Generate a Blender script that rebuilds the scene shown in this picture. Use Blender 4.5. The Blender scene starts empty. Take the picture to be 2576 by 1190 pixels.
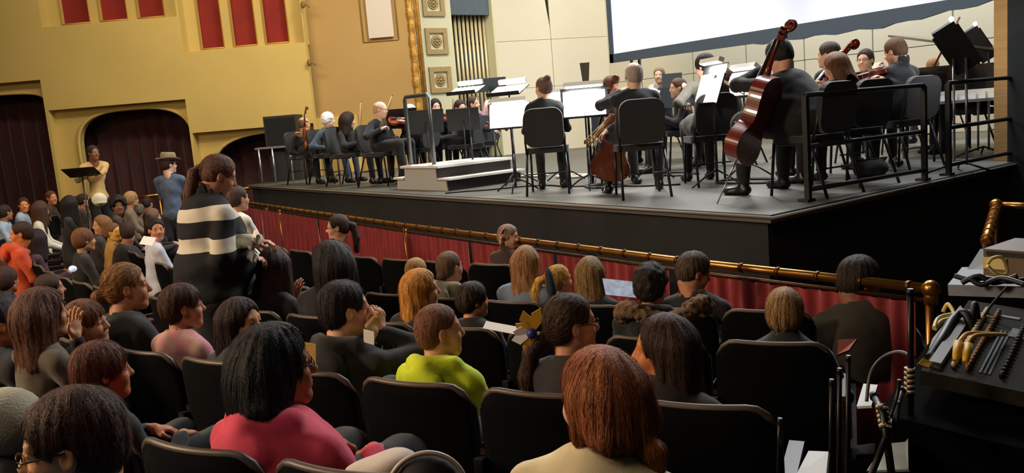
import bpy, bmesh, math, random, numpy as np
from mathutils import Vector, Matrix
from mathutils.geometry import tessellate_polygon
random.seed(7); rng = np.random.default_rng(7)
SC = bpy.context.scene; COL = SC.collection
PI = math.pi; RAD = math.radians

# ------------------------------------------------------------------ camera
# world: z = 0 is the stage floor, +Y runs upstage, the camera stands in the audience at the origin
FOC = 2100.0; ROLL = RAD(4.75); CAMH = 0.82
PITCH = math.atan(298*math.cos(ROLL)/FOC)
h_ = np.array([-.8, .6, 0]); z_ = np.array([0, 0, 1.]); r0_ = np.array([.6, .8, 0])
fw_ = math.cos(PITCH)*h_ - math.sin(PITCH)*z_
up0_ = math.sin(PITCH)*h_ + math.cos(PITCH)*z_
R_ = math.cos(ROLL)*r0_ - math.sin(ROLL)*up0_
U_ = math.sin(ROLL)*r0_ + math.cos(ROLL)*up0_
C_ = np.array([0, 0, CAMH])
def ray(x, y): return fw_ + (x-1288)/FOC*R_ - (y-595)/FOC*U_
def atD(x, y, t): d = ray(x, y); return C_ + d*t/d.dot(h_)
def atZ(x, y, v): d = ray(x, y); return C_ + d*(v-CAMH)/d[2]
def atY(x, y, v): d = ray(x, y); return C_ + d*v/d[1]
def atX(x, y, v): d = ray(x, y); return C_ + d*v/d[0]
cam = bpy.data.cameras.new('camera'); camo = bpy.data.objects.new('camera', cam); COL.objects.link(camo)
cam.sensor_fit = 'HORIZONTAL'; cam.sensor_width = 36; cam.lens = 36*FOC/2576; cam.clip_start = .05; cam.clip_end = 200
M = Matrix.Identity(4)
for i in range(3):
    M[i][0] = R_[i]; M[i][1] = U_[i]; M[i][2] = -fw_[i]; M[i][3] = C_[i]
camo.matrix_world = M; SC.camera = camo

# ------------------------------------------------------------------ colour management, world
SC.view_settings.view_transform = 'Standard'; SC.view_settings.look = 'None'
SC.view_settings.gamma = 1; SC.view_settings.use_curve_mapping = False
SC.view_settings.exposure = 0.0
SC.cycles.use_denoising = True
SC.cycles.max_bounces = 5; SC.cycles.diffuse_bounces = 3; SC.cycles.glossy_bounces = 2
SC.cycles.sample_clamp_indirect = 4
w = bpy.data.worlds.new('world'); SC.world = w; w.use_nodes = True
w.node_tree.nodes['Background'].inputs[0].default_value = (.55, .42, .32, 1)
w.node_tree.nodes['Background'].inputs[1].default_value = 0.030

def area(name, loc, aim, size, power, col, sy=None, spread=None):
    l = bpy.data.lights.new(name, 'AREA'); l.energy = power; l.color = col
    l.shape = 'RECTANGLE'; l.size = size; l.size_y = sy or size
    if spread: l.spread = RAD(spread)
    o = bpy.data.objects.new(name, l); COL.objects.link(o); o.location = loc
    o.rotation_euler = (Vector(aim)-Vector(loc)).to_track_quat('-Z', 'Y').to_euler(); return o
def spot(name, loc, aim, power, col, angle, blend=.5, rad=.1):
    l = bpy.data.lights.new(name, 'SPOT'); l.energy = power; l.color = col
    l.spot_size = RAD(angle); l.spot_blend = blend; l.shadow_soft_size = rad
    o = bpy.data.objects.new(name, l); COL.objects.link(o); o.location = loc
    o.rotation_euler = (Vector(aim)-Vector(loc)).to_track_quat('-Z', 'Y').to_euler(); return o
# stage rig, high above the players
area('stage_light', (-10.2, 8.4, 6.6), (-9.4, 7.2, 0), 3.0, 560, (1, .94, .84), 1.5)
area('stage_light', (-5.6, 8.6, 6.6), (-5.6, 7.4, 0), 2.6, 520, (.95, .97, 1), 1.4)
area('shell_light', (-8.6, 12.2, 6.9), (-8.6, 14.0, 1.6), 7.0, 430, (1, .95, .86), .7)
area('shell_light', (-4.6, 12.2, 6.2), (-4.6, 14.0, 1.6), 3.0, 160, (1, .95, .86), .6)
area('shell_light', (-12.2, 11.4, 5.8), (-15.3, 12, 1.4), 3.2, 14, (1, .95, .86), .7)
# house: wall washers on the yellow side wall, warm lamps over and behind the audience
area('wall_washer', (-13.2, 2.9, 5.6), (-16.9, 5.7, 1.7), 3.0, 150, (1, .86, .62), .6)
area('wall_washer', (-12.2, 6.2, 5.6), (-15.8, 8.0, 1.8), 2.4, 50, (1, .88, .64), .6)
area('house_lamp', (-6.2, -4.2, 3.1), (-3.6, 1.6, .1), 1.1, 380, (1, .74, .50))
area('house_lamp', (-9.5, -3.2, 4.6), (-9.6, 2.4, .1), 1.6, 230, (1, .75, .52))
area('house_lamp', (-1.5, -2.5, 5.0), (-2.6, 2.0, .1), 1.4, 60, (1, .80, .62))
# cool spill of the stage rig over the front rows
spot('apron_spill', (-5.4, 9.8, 5.2), (-3.6, 2.6, 0), 620, (.86, .93, 1), 62, .8, .35)

# ------------------------------------------------------------------ tagging and object helpers
def tag(o, label=None, cat=None, group=None, kind=None):
    if label: o['label'] = label
    if cat: o['category'] = cat
    if group: o['group'] = group
    if kind: o['kind'] = kind
    return o
def empty(name, loc=(0, 0, 0), rz=0, label=None, cat=None, group=None):
    o = bpy.data.objects.new(name, None); COL.objects.link(o); o.location = loc
    o.rotation_euler = (0, 0, rz); o.empty_display_size = .1
    return tag(o, label, cat, group)
def link(name, me, parent=None, mat=None):
    if me.materials: o = bpy.data.objects.new(name, me)
    else:
        me.materials.append(None); o = bpy.data.objects.new(name, me)
    if mat is not None:
        o.material_slots[0].link = 'OBJECT'; o.material_slots[0].material = mat
    COL.objects.link(o)
    if parent is not None: o.parent = parent
    return o
def mesh_np(name, V, quads=None, tris=None, smooth=True):
    me = bpy.data.meshes.new(name); V = np.asarray(V, np.float32)
    nq = 0 if quads is None else len(quads); nt = 0 if tris is None else len(tris)
    me.vertices.add(len(V)); me.vertices.foreach_set('co', V.ravel())
    me.loops.add(nq*4+nt*3); me.polygons.add(nq+nt)
    li = []
    if nq: li.append(np.asarray(quads, np.int32).ravel())
    if nt: li.append(np.asarray(tris, np.int32).ravel())
    me.loops.foreach_set('vertex_index', np.concatenate(li))
    ls = np.concatenate([np.arange(nq)*4, nq*4+np.arange(nt)*3]).astype(np.int32)
    me.polygons.foreach_set('loop_start', ls)
    if smooth: me.polygons.foreach_set('use_smooth', np.ones(nq+nt, bool))
    me.update(calc_edges=True); me.materials.append(None); return me
class MB:
    """collects simple solids and links them as one mesh object"""
    def __init__(s): s.b = bmesh.new()
    def box(s, lo, hi, m=None):
        vs = [s.b.verts.new((x, y, z)) for x in (lo[0], hi[0]) for y in (lo[1], hi[1]) for z in (lo[2], hi[2])]
        if m is not None:
            for v in vs: v.co = m @ v.co
        for f in ((0,1,3,2),(4,6,7,5),(0,4,5,1),(2,3,7,6),(0,2,6,4),(1,5,7,3)): s.b.faces.new([vs[i] for i in f])
        return s
    def tube(s, pts, r, n=8, cap=True):
        pts = [Vector(p) for p in pts]; rs = r if hasattr(r, '__len__') else [r]*len(pts); rings = []
        prev = None
        for i, p in enumerate(pts):
            d = (pts[min(i+1, len(pts)-1)]-pts[max(i-1, 0)]).normalized()
            a = prev if prev is not None else (Vector((0, 0, 1)) if abs(d.z) < .9 else Vector((1, 0, 0)))
            u = d.cross(a).normalized(); v = u.cross(d).normalized(); prev = v
            rings.append([s.b.verts.new(p+(u*math.cos(2*PI*k/n)+v*math.sin(2*PI*k/n))*rs[i]) for k in range(n)])
        for a, b in zip(rings, rings[1:]):
            for k in range(n): f = s.b.faces.new((a[k], a[(k+1) % n], b[(k+1) % n], b[k])); f.smooth = True
        if cap: s.b.faces.new(rings[0][::-1]); s.b.faces.new(rings[-1])
        return s
    def prism(s, poly, z0, z1, m=None):
        """polygon in xy, extruded z0..z1"""
        a = [s.b.verts.new((x, y, z0)) for x, y in poly]; b = [s.b.verts.new((x, y, z1)) for x, y in poly]
        n = len(poly)
        for k in range(n): s.b.faces.new((a[k], a[(k+1) % n], b[(k+1) % n], b[k]))
        s.b.faces.new(a[::-1]); s.b.faces.new(b)
        if m is not None:
            for v in a+b: v.co = m @ v.co
        return s
    def ball(s, c, r, n=8, sz=(1, 1, 1)):
        g = bmesh.ops.create_uvsphere(s.b, u_segments=n, v_segments=max(4, n//2+1), radius=r)
        for v in g['verts']: v.co = Vector((v.co.x*sz[0]+c[0], v.co.y*sz[1]+c[1], v.co.z*sz[2]+c[2]))
        for v in g['verts']:
            for f in v.link_faces: f.smooth = True
        return s
    def bevel(s, w, seg=1):
        es = [e for e in s.b.edges if len(e.link_faces) == 2 and e.calc_face_angle(0) > .6]
        bmesh.ops.bevel(s.b, geom=es, offset=w, segments=seg, affect='EDGES', profile=.5, clamp_overlap=True); return s
    def mesh(s, name):
        bmesh.ops.recalc_face_normals(s.b, faces=s.b.faces)
        me = bpy.data.meshes.new(name); s.b.to_mesh(me); s.b.free(); me.materials.append(None); return me
    def build(s, name, mat, parent=None): return link(name, s.mesh(name), parent, mat)
def copy_tree(o, parent=None):
    c = o.copy(); COL.objects.link(c)
    if parent is not None: c.parent = parent
    for ch in o.children: copy_tree(ch, c)
    return c
def rotm(rz=0, rx=0, ry=0, t=(0, 0, 0)):
    return Matrix.Translation(t) @ Matrix.Rotation(rz, 4, 'Z') @ Matrix.Rotation(rx, 4, 'X') @ Matrix.Rotation(ry, 4, 'Y')

# ------------------------------------------------------------------ materials
MATS = {}
def lin(c):
    if isinstance(c, str): c = [int(c[i:i+2], 16)/255 for i in (0, 2, 4)]
    return tuple(((x+.055)/1.055)**2.4 if x > .04045 else x/12.92 for x in c)
def mat(name, col, rough=.6, metal=0, noise=0, nscale=8, bump=0, bscale=60, stretch=None, spec=None, emit=None, estr=1, coat=0, sheen=0, sss=0):
    if name in MATS: return MATS[name]
    m = bpy.data.materials.new(name); m.use_nodes = True; nt = m.node_tree; b = nt.nodes['Principled BSDF']
    c = lin(col); b.inputs['Base Color'].default_value = (*c, 1); b.inputs['Roughness'].default_value = rough
    b.inputs['Metallic'].default_value = metal
    if spec is not None: b.inputs['Specular IOR Level'].default_value = spec
    if coat: b.inputs['Coat Weight'].default_value = coat
    if sheen: b.inputs['Sheen Weight'].default_value = sheen
    if emit: b.inputs['Emission Color'].default_value = (*lin(emit), 1); b.inputs['Emission Strength'].default_value = estr
    tc = nt.nodes.new('ShaderNodeTexCoord'); src = tc.outputs['Object']
    if stretch:
        mp = nt.nodes.new('ShaderNodeMapping'); mp.inputs['Scale'].default_value = stretch
        nt.links.new(src, mp.inputs[0]); src = mp.outputs[0]
    if noise:
        n = nt.nodes.new('ShaderNodeTexNoise'); n.inputs['Scale'].default_value = nscale; n.inputs['Detail'].default_value = 4
        nt.links.new(src, n.inputs[0])
        r = nt.nodes.new('ShaderNodeMapRange'); r.inputs[1].default_value = .3; r.inputs[2].default_value = .7
        r.inputs[3].default_value = 1-noise; r.inputs[4].default_value = 1+noise
        nt.links.new(n.outputs[0], r.inputs[0])
        mx = nt.nodes.new('ShaderNodeVectorMath'); mx.operation = 'SCALE'; mx.inputs[0].default_value = c
        nt.links.new(r.outputs[0], mx.inputs['Scale']); nt.links.new(mx.outputs[0], b.inputs['Base Color'])
    if bump:
        n2 = nt.nodes.new('ShaderNodeTexNoise'); n2.inputs['Scale'].default_value = bscale; n2.inputs['Detail'].default_value = 3
        nt.links.new(src, n2.inputs[0]); bp = nt.nodes.new('ShaderNodeBump'); bp.inputs['Strength'].default_value = bump
        bp.inputs['Distance'].default_value = .01
        nt.links.new(n2.outputs[0], bp.inputs['Height']); nt.links.new(bp.outputs[0], b.inputs['Normal'])
    MATS[name] = m; return m
def cloth(c, nm=None): return mat(nm or 'cloth_'+c, c, .88, noise=.14, nscale=9, bump=.10, bscale=260, sheen=.15)
def skin(c): return mat('skin_'+c, c, .5, noise=.08, nscale=14, bump=.05, bscale=120, spec=.35)
def lighter(c, k): return ''.join('%02x' % min(255, int(int(c[i:i+2], 16)*k+6)) for i in (0, 2, 4))
def hairm(c): return mat('hair_'+c, lighter(c, 1.22), .58, noise=.55, nscale=12, bump=.55, bscale=24, stretch=(14, 14, .9), spec=.3)
mt = dict(
 wall=mat('plaster_yellow', 'cdb062', .75, noise=.05, nscale=.8, bump=.06, bscale=30),
 mustard=mat('plaster_ochre', 'ae8b50', .75, noise=.06, nscale=.9, bump=.06, bscale=30),
 curtain=mat('velvet_burgundy', '3a0e11', .85, noise=.2, nscale=3, sheen=.3),
 blind=mat('fabric_red', '8a2318', .9, noise=.1, nscale=3),
 black=mat('matte_black', '17181a', .55, noise=.1, nscale=4),
 blackcloth=mat('black_fabric', '25282a', .95, noise=.2, nscale=2),
 seatblack=mat('seat_fabric', '040507', 1.0, noise=.2, nscale=5, spec=.12),
 seatrim=mat('seat_edge_wood_highlight', '54463a', .45, noise=.15, nscale=6),
 brass=mat('brass', 'b07a38', .3, metal=.9, noise=.12, nscale=10),
 brassdark=mat('brass_collar', '5a3a1c', .4, metal=.8),
 redvelvet=mat('velvet_red', '8a2026', .8, noise=.18, nscale=5, sheen=.35),
 shell=mat('shell_panel_cream', 'd4ceb8', .6, noise=.03, nscale=.7),
 seam=mat('shadow_gap', '3a3a30', .8),
 gold=mat('gilding', 'b98a3c', .42, metal=.45, noise=.3, nscale=14, bump=.7, bscale=30),
 pipe=mat('organ_metal', 'd8caa0', .38, metal=.35, noise=.1, nscale=3),
 grey=mat('grey_screen_cloth', '56646e', .8, noise=.06),
 stage=mat('stage_floor_grey', '55544f', .5, noise=.10, nscale=1.2, bump=.04, bscale=14),
 metal=mat('dark_metal', '22252a', .4, metal=.6),
 chrome=mat('steel', 'b8bcc0', .28, metal=.9),
 white=mat('white_paper', 'f4f2ea', .8, noise=.02),
 floor=mat('house_floor', '0d0a0a', .85, noise=.25, nscale=2),
)
# ------------------------------------------------------------------ implicit-surface figures
def surf_nets(F, xs, ys, zs):
    S = F < 0
    nx, ny, nz = S.shape
    c = S[:-1, :-1, :-1].astype(np.int8)
    for dx in (0, 1):
        for dy in (0, 1):
            for dz in (0, 1):
                if dx+dy+dz: c = c + S[dx:nx-1+dx, dy:ny-1+dy, dz:nz-1+dz]
    act = (c > 0) & (c < 8)
    I, J, K = np.nonzero(act)
    if len(I) == 0: return np.zeros((0, 3)), np.zeros((0, 4), int)
    idx = -np.ones(act.shape, np.int64); idx[I, J, K] = np.arange(len(I))
    acc = np.zeros((len(I), 3)); cnt = np.zeros(len(I))
    A = (xs, ys, zs)
    for ax in range(3):
        o1, o2 = [a for a in range(3) if a != ax]
        for u in (0, 1):
            for v in (0, 1):
                a = [I.copy(), J.copy(), K.copy()]; a[o1] += u; a[o2] += v
                b = [q.copy() for q in a]; b[ax] += 1
                va = F[a[0], a[1], a[2]]; vb = F[b[0], b[1], b[2]]
                m = (va < 0) != (vb < 0); t = np.where(m, va/np.where(m, va-vb, 1), 0)
                for k in range(3):
                    pa = A[k][a[k]]
                    p = pa + t*(A[k][b[k]]-pa) if k == ax else pa
                    acc[:, k] += np.where(m, p, 0)
                cnt += m
    V = acc/cnt[:, None]
    Q = []
    for ax in range(3):
        o1, o2 = [(1, 2), (2, 0), (0, 1)][ax]
        sl0 = [slice(None)]*3; sl1 = [slice(None)]*3
        sl0[ax] = slice(0, -1); sl1[ax] = slice(1, None)
        d = S[tuple(sl0)] != S[tuple(sl1)]
        E_ = list(np.nonzero(d))
        ok = (E_[o1] > 0) & (E_[o2] > 0) & (E_[o1] < F.shape[o1]-1) & (E_[o2] < F.shape[o2]-1)
        E_ = [e[ok] for e in E_]
        def g(a, b):
            q = [e.copy() for e in E_]; q[o1] -= a; q[o2] -= b; return idx[q[0], q[1], q[2]]
        q = np.stack([g(1, 1), g(0, 1), g(0, 0), g(1, 0)], 1)
        neg = S[E_[0], E_[1], E_[2]]
        q[~neg] = q[~neg][:, ::-1]
        Q.append(q)
    return V, np.concatenate(Q)

class SDF:
    def __init__(s, xs, ys, zs):
        s.x, s.y, s.z = [np.asarray(a, float) for a in (xs, ys, zs)]
        s.F = np.full((len(s.x), len(s.y), len(s.z)), .25)
    def _sl(s, lo, hi):
        r = []
        for a, l, h in zip((s.x, s.y, s.z), lo, hi):
            i = max(0, np.searchsorted(a, l)-1); j = min(len(a), np.searchsorted(a, h)+1)
            if j <= i: return None
            r.append(slice(i, j))
        return tuple(r)
    def _pts(s, sl, fr):
        X = s.x[sl[0]][:, None, None]; Y = s.y[sl[1]][None, :, None]; Z = s.z[sl[2]][None, None, :]
        if fr is None: return X, Y, Z
        o, m, sc = fr; X = (X-o[0])/sc; Y = (Y-o[1])/sc; Z = (Z-o[2])/sc
        return (m[0][0]*X+m[1][0]*Y+m[2][0]*Z, m[0][1]*X+m[1][1]*Y+m[2][1]*Z, m[0][2]*X+m[1][2]*Y+m[2][2]*Z)
    def _apply(s, fn, c, rad, k, mode, fr):
        c = np.asarray(c, float)
        if fr is not None:
            o, m, sc = fr; c = np.asarray(o)+np.asarray(m) @ c*sc; rad = rad*sc
        e = rad+k+.03; sl = s._sl(c-e, c+e)
        if sl is None: return
        P = s._pts(sl, fr); d = fn(*P)
        if fr is not None: d = d*fr[2]
        A = s.F[sl]
        if mode == 'sub':
            d = -d
            if k > 0:
                hh = np.maximum(k-np.abs(A-d), 0)/k; s.F[sl] = np.maximum(A, d)+hh*hh*k*.25
            else: s.F[sl] = np.maximum(A, d)
        else:
            if k > 0:
                hh = np.maximum(k-np.abs(A-d), 0)/k; s.F[sl] = np.minimum(A, d)-hh*hh*k*.25
            else: s.F[sl] = np.minimum(A, d)
    def ell(s, c, r, k=.02, mode='add', fr=None, rot=None):
        c = np.asarray(c, float); r = [float(q) for q in r]
        def fn(X, Y, Z):
            x, y, z = X-c[0], Y-c[1], Z-c[2]
            if rot is not None:
                x, y, z = rot[0][0]*x+rot[1][0]*y+rot[2][0]*z, rot[0][1]*x+rot[1][1]*y+rot[2][1]*z, rot[0][2]*x+rot[1][2]*y+rot[2][2]*z
            k0 = np.sqrt((x/r[0])**2+(y/r[1])**2+(z/r[2])**2); k1 = np.sqrt((x/r[0]**2)**2+(y/r[1]**2)**2+(z/r[2]**2)**2)
            return k0*(k0-1)/np.maximum(k1, 1e-6)
        s._apply(fn, c, max(r), k, mode, fr)
    def cap(s, a, b, ra, rb=None, k=.02, mode='add', fr=None):
        a = np.asarray(a, float); b = np.asarray(b, float); rb = ra if rb is None else rb
        ab = b-a; L = max(ab.dot(ab), 1e-9)
        def fn(X, Y, Z):
            x, y, z = X-a[0], Y-a[1], Z-a[2]
            t = np.clip((x*ab[0]+y*ab[1]+z*ab[2])/L, 0, 1)
            return np.sqrt((x-t*ab[0])**2+(y-t*ab[1])**2+(z-t*ab[2])**2)-(ra+(rb-ra)*t)
        s._apply(fn, (a+b)/2, math.sqrt(L)/2+max(ra, rb), k, mode, fr)
    def warp(s, fn):
        X, Y, Z = s._pts((slice(None),)*3, None); near = np.abs(s.F) < .06
        s.F = s.F + np.where(near, fn(X, Y, Z), 0)
    def cut_below(s, z): s.F = np.maximum(s.F, (z-s.z)[None, None, :])
    def cut_above(s, z): s.F = np.maximum(s.F, (s.z-z)[None, None, :])
    def polys(s): return surf_nets(s.F, s.x, s.y, s.z)

def axis(lo, hi, flo, fhi, fine, coarse):
    a = []
    if lo < flo: a += list(np.linspace(lo, flo, max(2, int((flo-lo)/coarse)+1), endpoint=False))
    a += list(np.linspace(flo, fhi, max(2, int((fhi-flo)/fine)+1)))
    if fhi < hi: a += list(np.linspace(fhi, hi, max(2, int((hi-fhi)/coarse)+1)))[1:]
    return np.array(a)
def ax3(lo, hi, st): return [np.arange(lo[i]-st, hi[i]+2*st, st) for i in range(3)]
def RM(yaw=0, pitch=0, roll=0):
    """head frame: +y is the face; yaw to the left is positive, pitch up positive"""
    return np.array(Matrix.Rotation(yaw, 3, 'Z') @ Matrix.Rotation(pitch, 3, 'X') @ Matrix.Rotation(roll, 3, 'Y'))

def head_sdf(S, fr, female=False, mouth=0):
    E = lambda c, r, k=.02, mode='add': S.ell(c, r, k, mode, fr)
    E((0, -.014, .032), (.074, .094, .083), .0)
    E((0, .022, -.040), (.058, .062, .076), .035)
    E((0, .050, -.092), (.026, .024, .020), .025)
    S.cap((-.045, -.005, -.062), (-.012, .060, -.098), .016, .014, .03, 'add', fr)
    S.cap((.045, -.005, -.062), (.012, .060, -.098), .016, .014, .03, 'add', fr)
    E((-.033, .060, -.035), (.020, .018, .022), .03); E((.033, .060, -.035), (.020, .018, .022), .03)
    S.cap((-.036, .068, .024), (.036, .068, .024), .010, .010, .02, 'add', fr)
    for sx in (-1, 1):
        E((sx*.031, .090, .003), (.017, .013, .010), .018, 'sub')
        E((sx*.031, .066, .003), (.0145, .0132, .0128), .006)
        S.cap((sx*.020, .0790, .0105), (sx*.042, .0760, .0095), .0042, .0042, .004, 'add', fr)
        E((sx*.077, -.006, -.008), (.010, .017, .029), .008)
        E((sx*.086, -.002, -.004), (.007, .009, .016), .006, 'sub')
    S.cap((0, .078, .016), (0, .100, -.024), .0075, .0105, .014, 'add', fr)
    E((0, .096, -.030), (.015, .011, .009), .010)
    E((0, .078, -.058), (.024, .012, .009), .010); E((0, .077, -.069), (.020, .011, .008), .008)
    E((0, .093, -.0635), (.020, .010, .0020+mouth*.007), .006, 'sub')

def noise3(X, Y, Z, f, seed=0):
    return (np.sin(f*X+1.7*np.sin(f*.7*Z+seed)+seed)+np.sin(f*Y*1.1+1.3*np.sin(f*.8*X+seed*2))+np.sin(f*Z*.9+1.5*np.sin(f*.6*Y+seed*3)))/3

def hair_sdf(S, fr, kind, seed, o):
    """builds the hair in the head frame on grid S"""
    E = lambda c, r, k=.02, mode='add': S.ell(c, r, k, mode, fr)
    Cp = lambda a, b, ra, rb, k=.03: S.cap(a, b, ra, rb, k, 'add', fr)
    th = dict(buzz=.0035, short=.009, curly=.017, bowl=.014, afro=.042, sleek=.006, fringe=.011, pony=.007, bun=.007, long=.011, bob=.012, wavy=.018, bald=.004).get(kind, .010)
    E((0, -.018, .036), (.075+th, .095+th, .084+th*1.1), 0)
    E((0, -.052, -.015), (.066+th*.8, .058+th, .070), .03)
    # clear the face, the ears and the neck
    cut = o.get('cut', 0)
    if kind in ('bowl', 'fringe'):
        E((0, .114, -.052), (.068, .088, .090), .010, 'sub')
    else:
        E((0, .116, -.004+cut), (.072, .080, .088), .020, 'sub')
    if kind in ('buzz', 'short', 'curly', 'sleek', 'fringe', 'afro', 'pony', 'bun', 'bald'):
        for sx in (-1, 1):
            E((sx*.086, .008, -.026), (.032, .034, .042), .010, 'sub')
            E((sx*.082, .046, -.050), (.032, .036, .055), .010, 'sub')
        E((0, .0, -.125), (.11, .13, .072), .012, 'sub')
    if kind == 'bald':
        E((0, .012, .085), (.080, .105, .062), .01, 'sub')
    if kind == 'bowl':
        E((0, .0, -.130), (.11, .14, .062), .01, 'sub')
    L = o.get('len', .26)
    if kind in ('long', 'wavy', 'bob'):
        if kind == 'bob': L = o.get('len', .10)
        for sx in (-1, 1):
            Cp((sx*.068, -.010, .02), (sx*.076, -.016, -.08-L*.5), .026, .022, .03)
            Cp((sx*.045, -.060, .02), (sx*(.055 if kind != 'bob' else .06), -.085, -.08-L), .055, .050 if kind != 'bob' else .042, .04)
            if kind == 'wavy': Cp((sx*.06, -.05, -.02), (sx*.10, -.07, -.06-L), .055, .045, .05)
        Cp((0, -.070, .01), (0, -.095, -.08-L), .055, .048 if kind != 'wavy' else .06, .04)
        if kind == 'wavy': E((0, -.06, -.03), (.105, .09, .10), .05)
        E((0, .105, -.06), (.060, .080, .115), .008, 'sub')
    if kind == 'pony':
        hz = o.get('high', .02); T = o.get('tail', [(0, -.20, -.02), (0, -.21, -.16), (0, -.19, -.26)])
        P = [(0, -.105, hz)]+list(T); rs = o.get('tr', [.016, .034, .036, .026, .012])
        for i in range(len(P)-1): Cp(P[i], P[i+1], rs[min(i, 4)], rs[min(i+1, 4)], .012)
    if kind == 'bun':
        b = o.get('bun', (0, -.115, .06)); E(b, (.038, .036, .036), .012)
    if o.get('tuft'): Cp((0, -.10, -.05), (.03, -.14, -.10), .022, .026, .02); Cp((.03, -.14, -.10), (.045, -.145, -.16), .026, .010, .02)
    amp = dict(buzz=.0004, curly=.006, afro=.009, wavy=.0016, sleek=.0007, bald=.0006).get(kind, .0013)
    fq = dict(curly=130, afro=120, wavy=60).get(kind, 95)
    sc = fr[2]; oo = fr[0]
    if kind in ('curly', 'afro'):
        S.warp(lambda X, Y, Z: amp*sc*noise3(X, Y, Z, fq, seed))
    else:
        def st(X, Y, Z):
            a = np.arctan2(X-oo[0], Y-oo[1]); r = np.sqrt((X-oo[0])**2+(Y-oo[1])**2)
            m = np.clip(r/.05, 0, 1)
            return amp*sc*m*(np.sin(a*17+2.2*np.sin(7*(Z-oo[2])+seed)+seed)+.7*np.sin(a*41+seed*2+2*np.sin(11*(Z-oo[2]))))
        S.warp(st); S.warp(lambda X, Y, Z: .0022*sc*noise3(X, Y, Z*.5, 48, seed))

def tri(F, S, P):
    g = []
    for a, ax in enumerate((S.x, S.y, S.z)):
        u = np.clip((P[:, a]-ax[0])/(ax[1]-ax[0]), 0, len(ax)-1.001); i = u.astype(int); g.append((i, u-i))
    (i, a), (j, b), (k, c) = g; r = 0
    for di, wa in ((0, 1-a), (1, a)):
        for dj, wb in ((0, 1-b), (1, b)):
            for dk, wc in ((0, 1-c), (1, c)): r = r+F[i+di, j+dj, k+dk]*wa*wb*wc
    return r
def strands(S, V, fr, kind, op, n, width, seed):
    rg = np.random.default_rng(seed); oc, M3, sc = fr
    P = V[rg.integers(0, len(V), n)].copy(); T = np.array([0, 0, 0.])
    crown = np.asarray(oc)+M3 @ np.array([.012, -.035, .13])*sc; tie = np.asarray(oc)+M3 @ np.array([0, -.115, op.get('high', .02)])*sc
    if kind == 'bun': tie = np.asarray(oc)+M3 @ np.array(op.get('bun', (0, -.115, .06)))*sc
    st = {'short': .0055, 'buzz': .002, 'curly': .005, 'bowl': .010, 'fringe': .010, 'bald': .004}.get(kind, .015)*sc
    m = 8; path = [P]; lift = rg.uniform(.0004, .0030, n)[:, None]*(1 if kind != 'buzz' else .4); e = .004
    wob = rg.normal(0, .16 if kind not in ('curly',) else .7, (n, 3))
    for q in range(m):
        G = np.stack([tri(S.F, S, P+np.eye(3)[a]*e)-tri(S.F, S, P-np.eye(3)[a]*e) for a in range(3)], 1)
        G /= np.maximum(np.linalg.norm(G, axis=1, keepdims=True), 1e-6)
        if kind in ('pony', 'bun'):
            d = tie-P; far = (np.linalg.norm(d, axis=1) < .035*sc) | (((P-tie) @ (M3 @ np.array([0, 1., 0]))) < 0)
            d /= np.maximum(np.linalg.norm(d, axis=1, keepdims=True), 1e-6); d[far] = (0, 0, -1)
        else:
            d = P-crown; d /= np.maximum(np.linalg.norm(d, axis=1, keepdims=True), 1e-6); d = d+np.array([0, 0, -.7 if kind in ('short', 'buzz', 'curly', 'bald') else -1.1])
        d = d+wob; d = d-G*(d*G).sum(1, keepdims=True); d /= np.maximum(np.linalg.norm(d, axis=1, keepdims=True), 1e-6)
        P = P+d*st; f = tri(S.F, S, P)[:, None]; P = P-G*np.clip(f-lift*(1+q*.25), -.01, .01); path.append(P)
    path = np.stack(path, 1)     # n, m+1, 3
    side = np.cross(G, path[:, -1]-path[:, 0]); side /= np.maximum(np.linalg.norm(side, axis=1, keepdims=True), 1e-6)
    w = (width*np.linspace(1, .25, m+1))[None, :, None]*side[:, None, :]*.5
    VV = np.concatenate([path-w, path+w], 2).reshape(n, m+1, 2, 3).reshape(-1, 3)
    b = (np.arange(n)*(m+1)*2)[:, None]+np.arange(m)[None, :]*2
    QQ = np.stack([b, b+1, b+3, b+2], 2).reshape(-1, 4)
    return mesh_np('strands', VV, QQ)
def rotz(v, a): c, s = math.cos(a), math.sin(a); return np.array([v[0]*c-v[1]*s, v[0]*s+v[1]*c, v[2]])
def ik(S, W, la, lb, pole):
    S = np.array(S, float); W = np.array(W, float); d = W-S; D = np.linalg.norm(d)
    if D > (la+lb)*.995: W = S+d/D*(la+lb)*.995; d = W-S; D = np.linalg.norm(d)
    u = d/D; x = (la*la-lb*lb+D*D)/(2*D); hh = math.sqrt(max(la*la-x*x, 0)); p = np.array(pole, float)
    p = p-u*p.dot(u); n = np.linalg.norm(p); p = p/n if n > 1e-6 else np.array([0, 0, -1.])
    return S+u*x+p*hh, W

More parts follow.
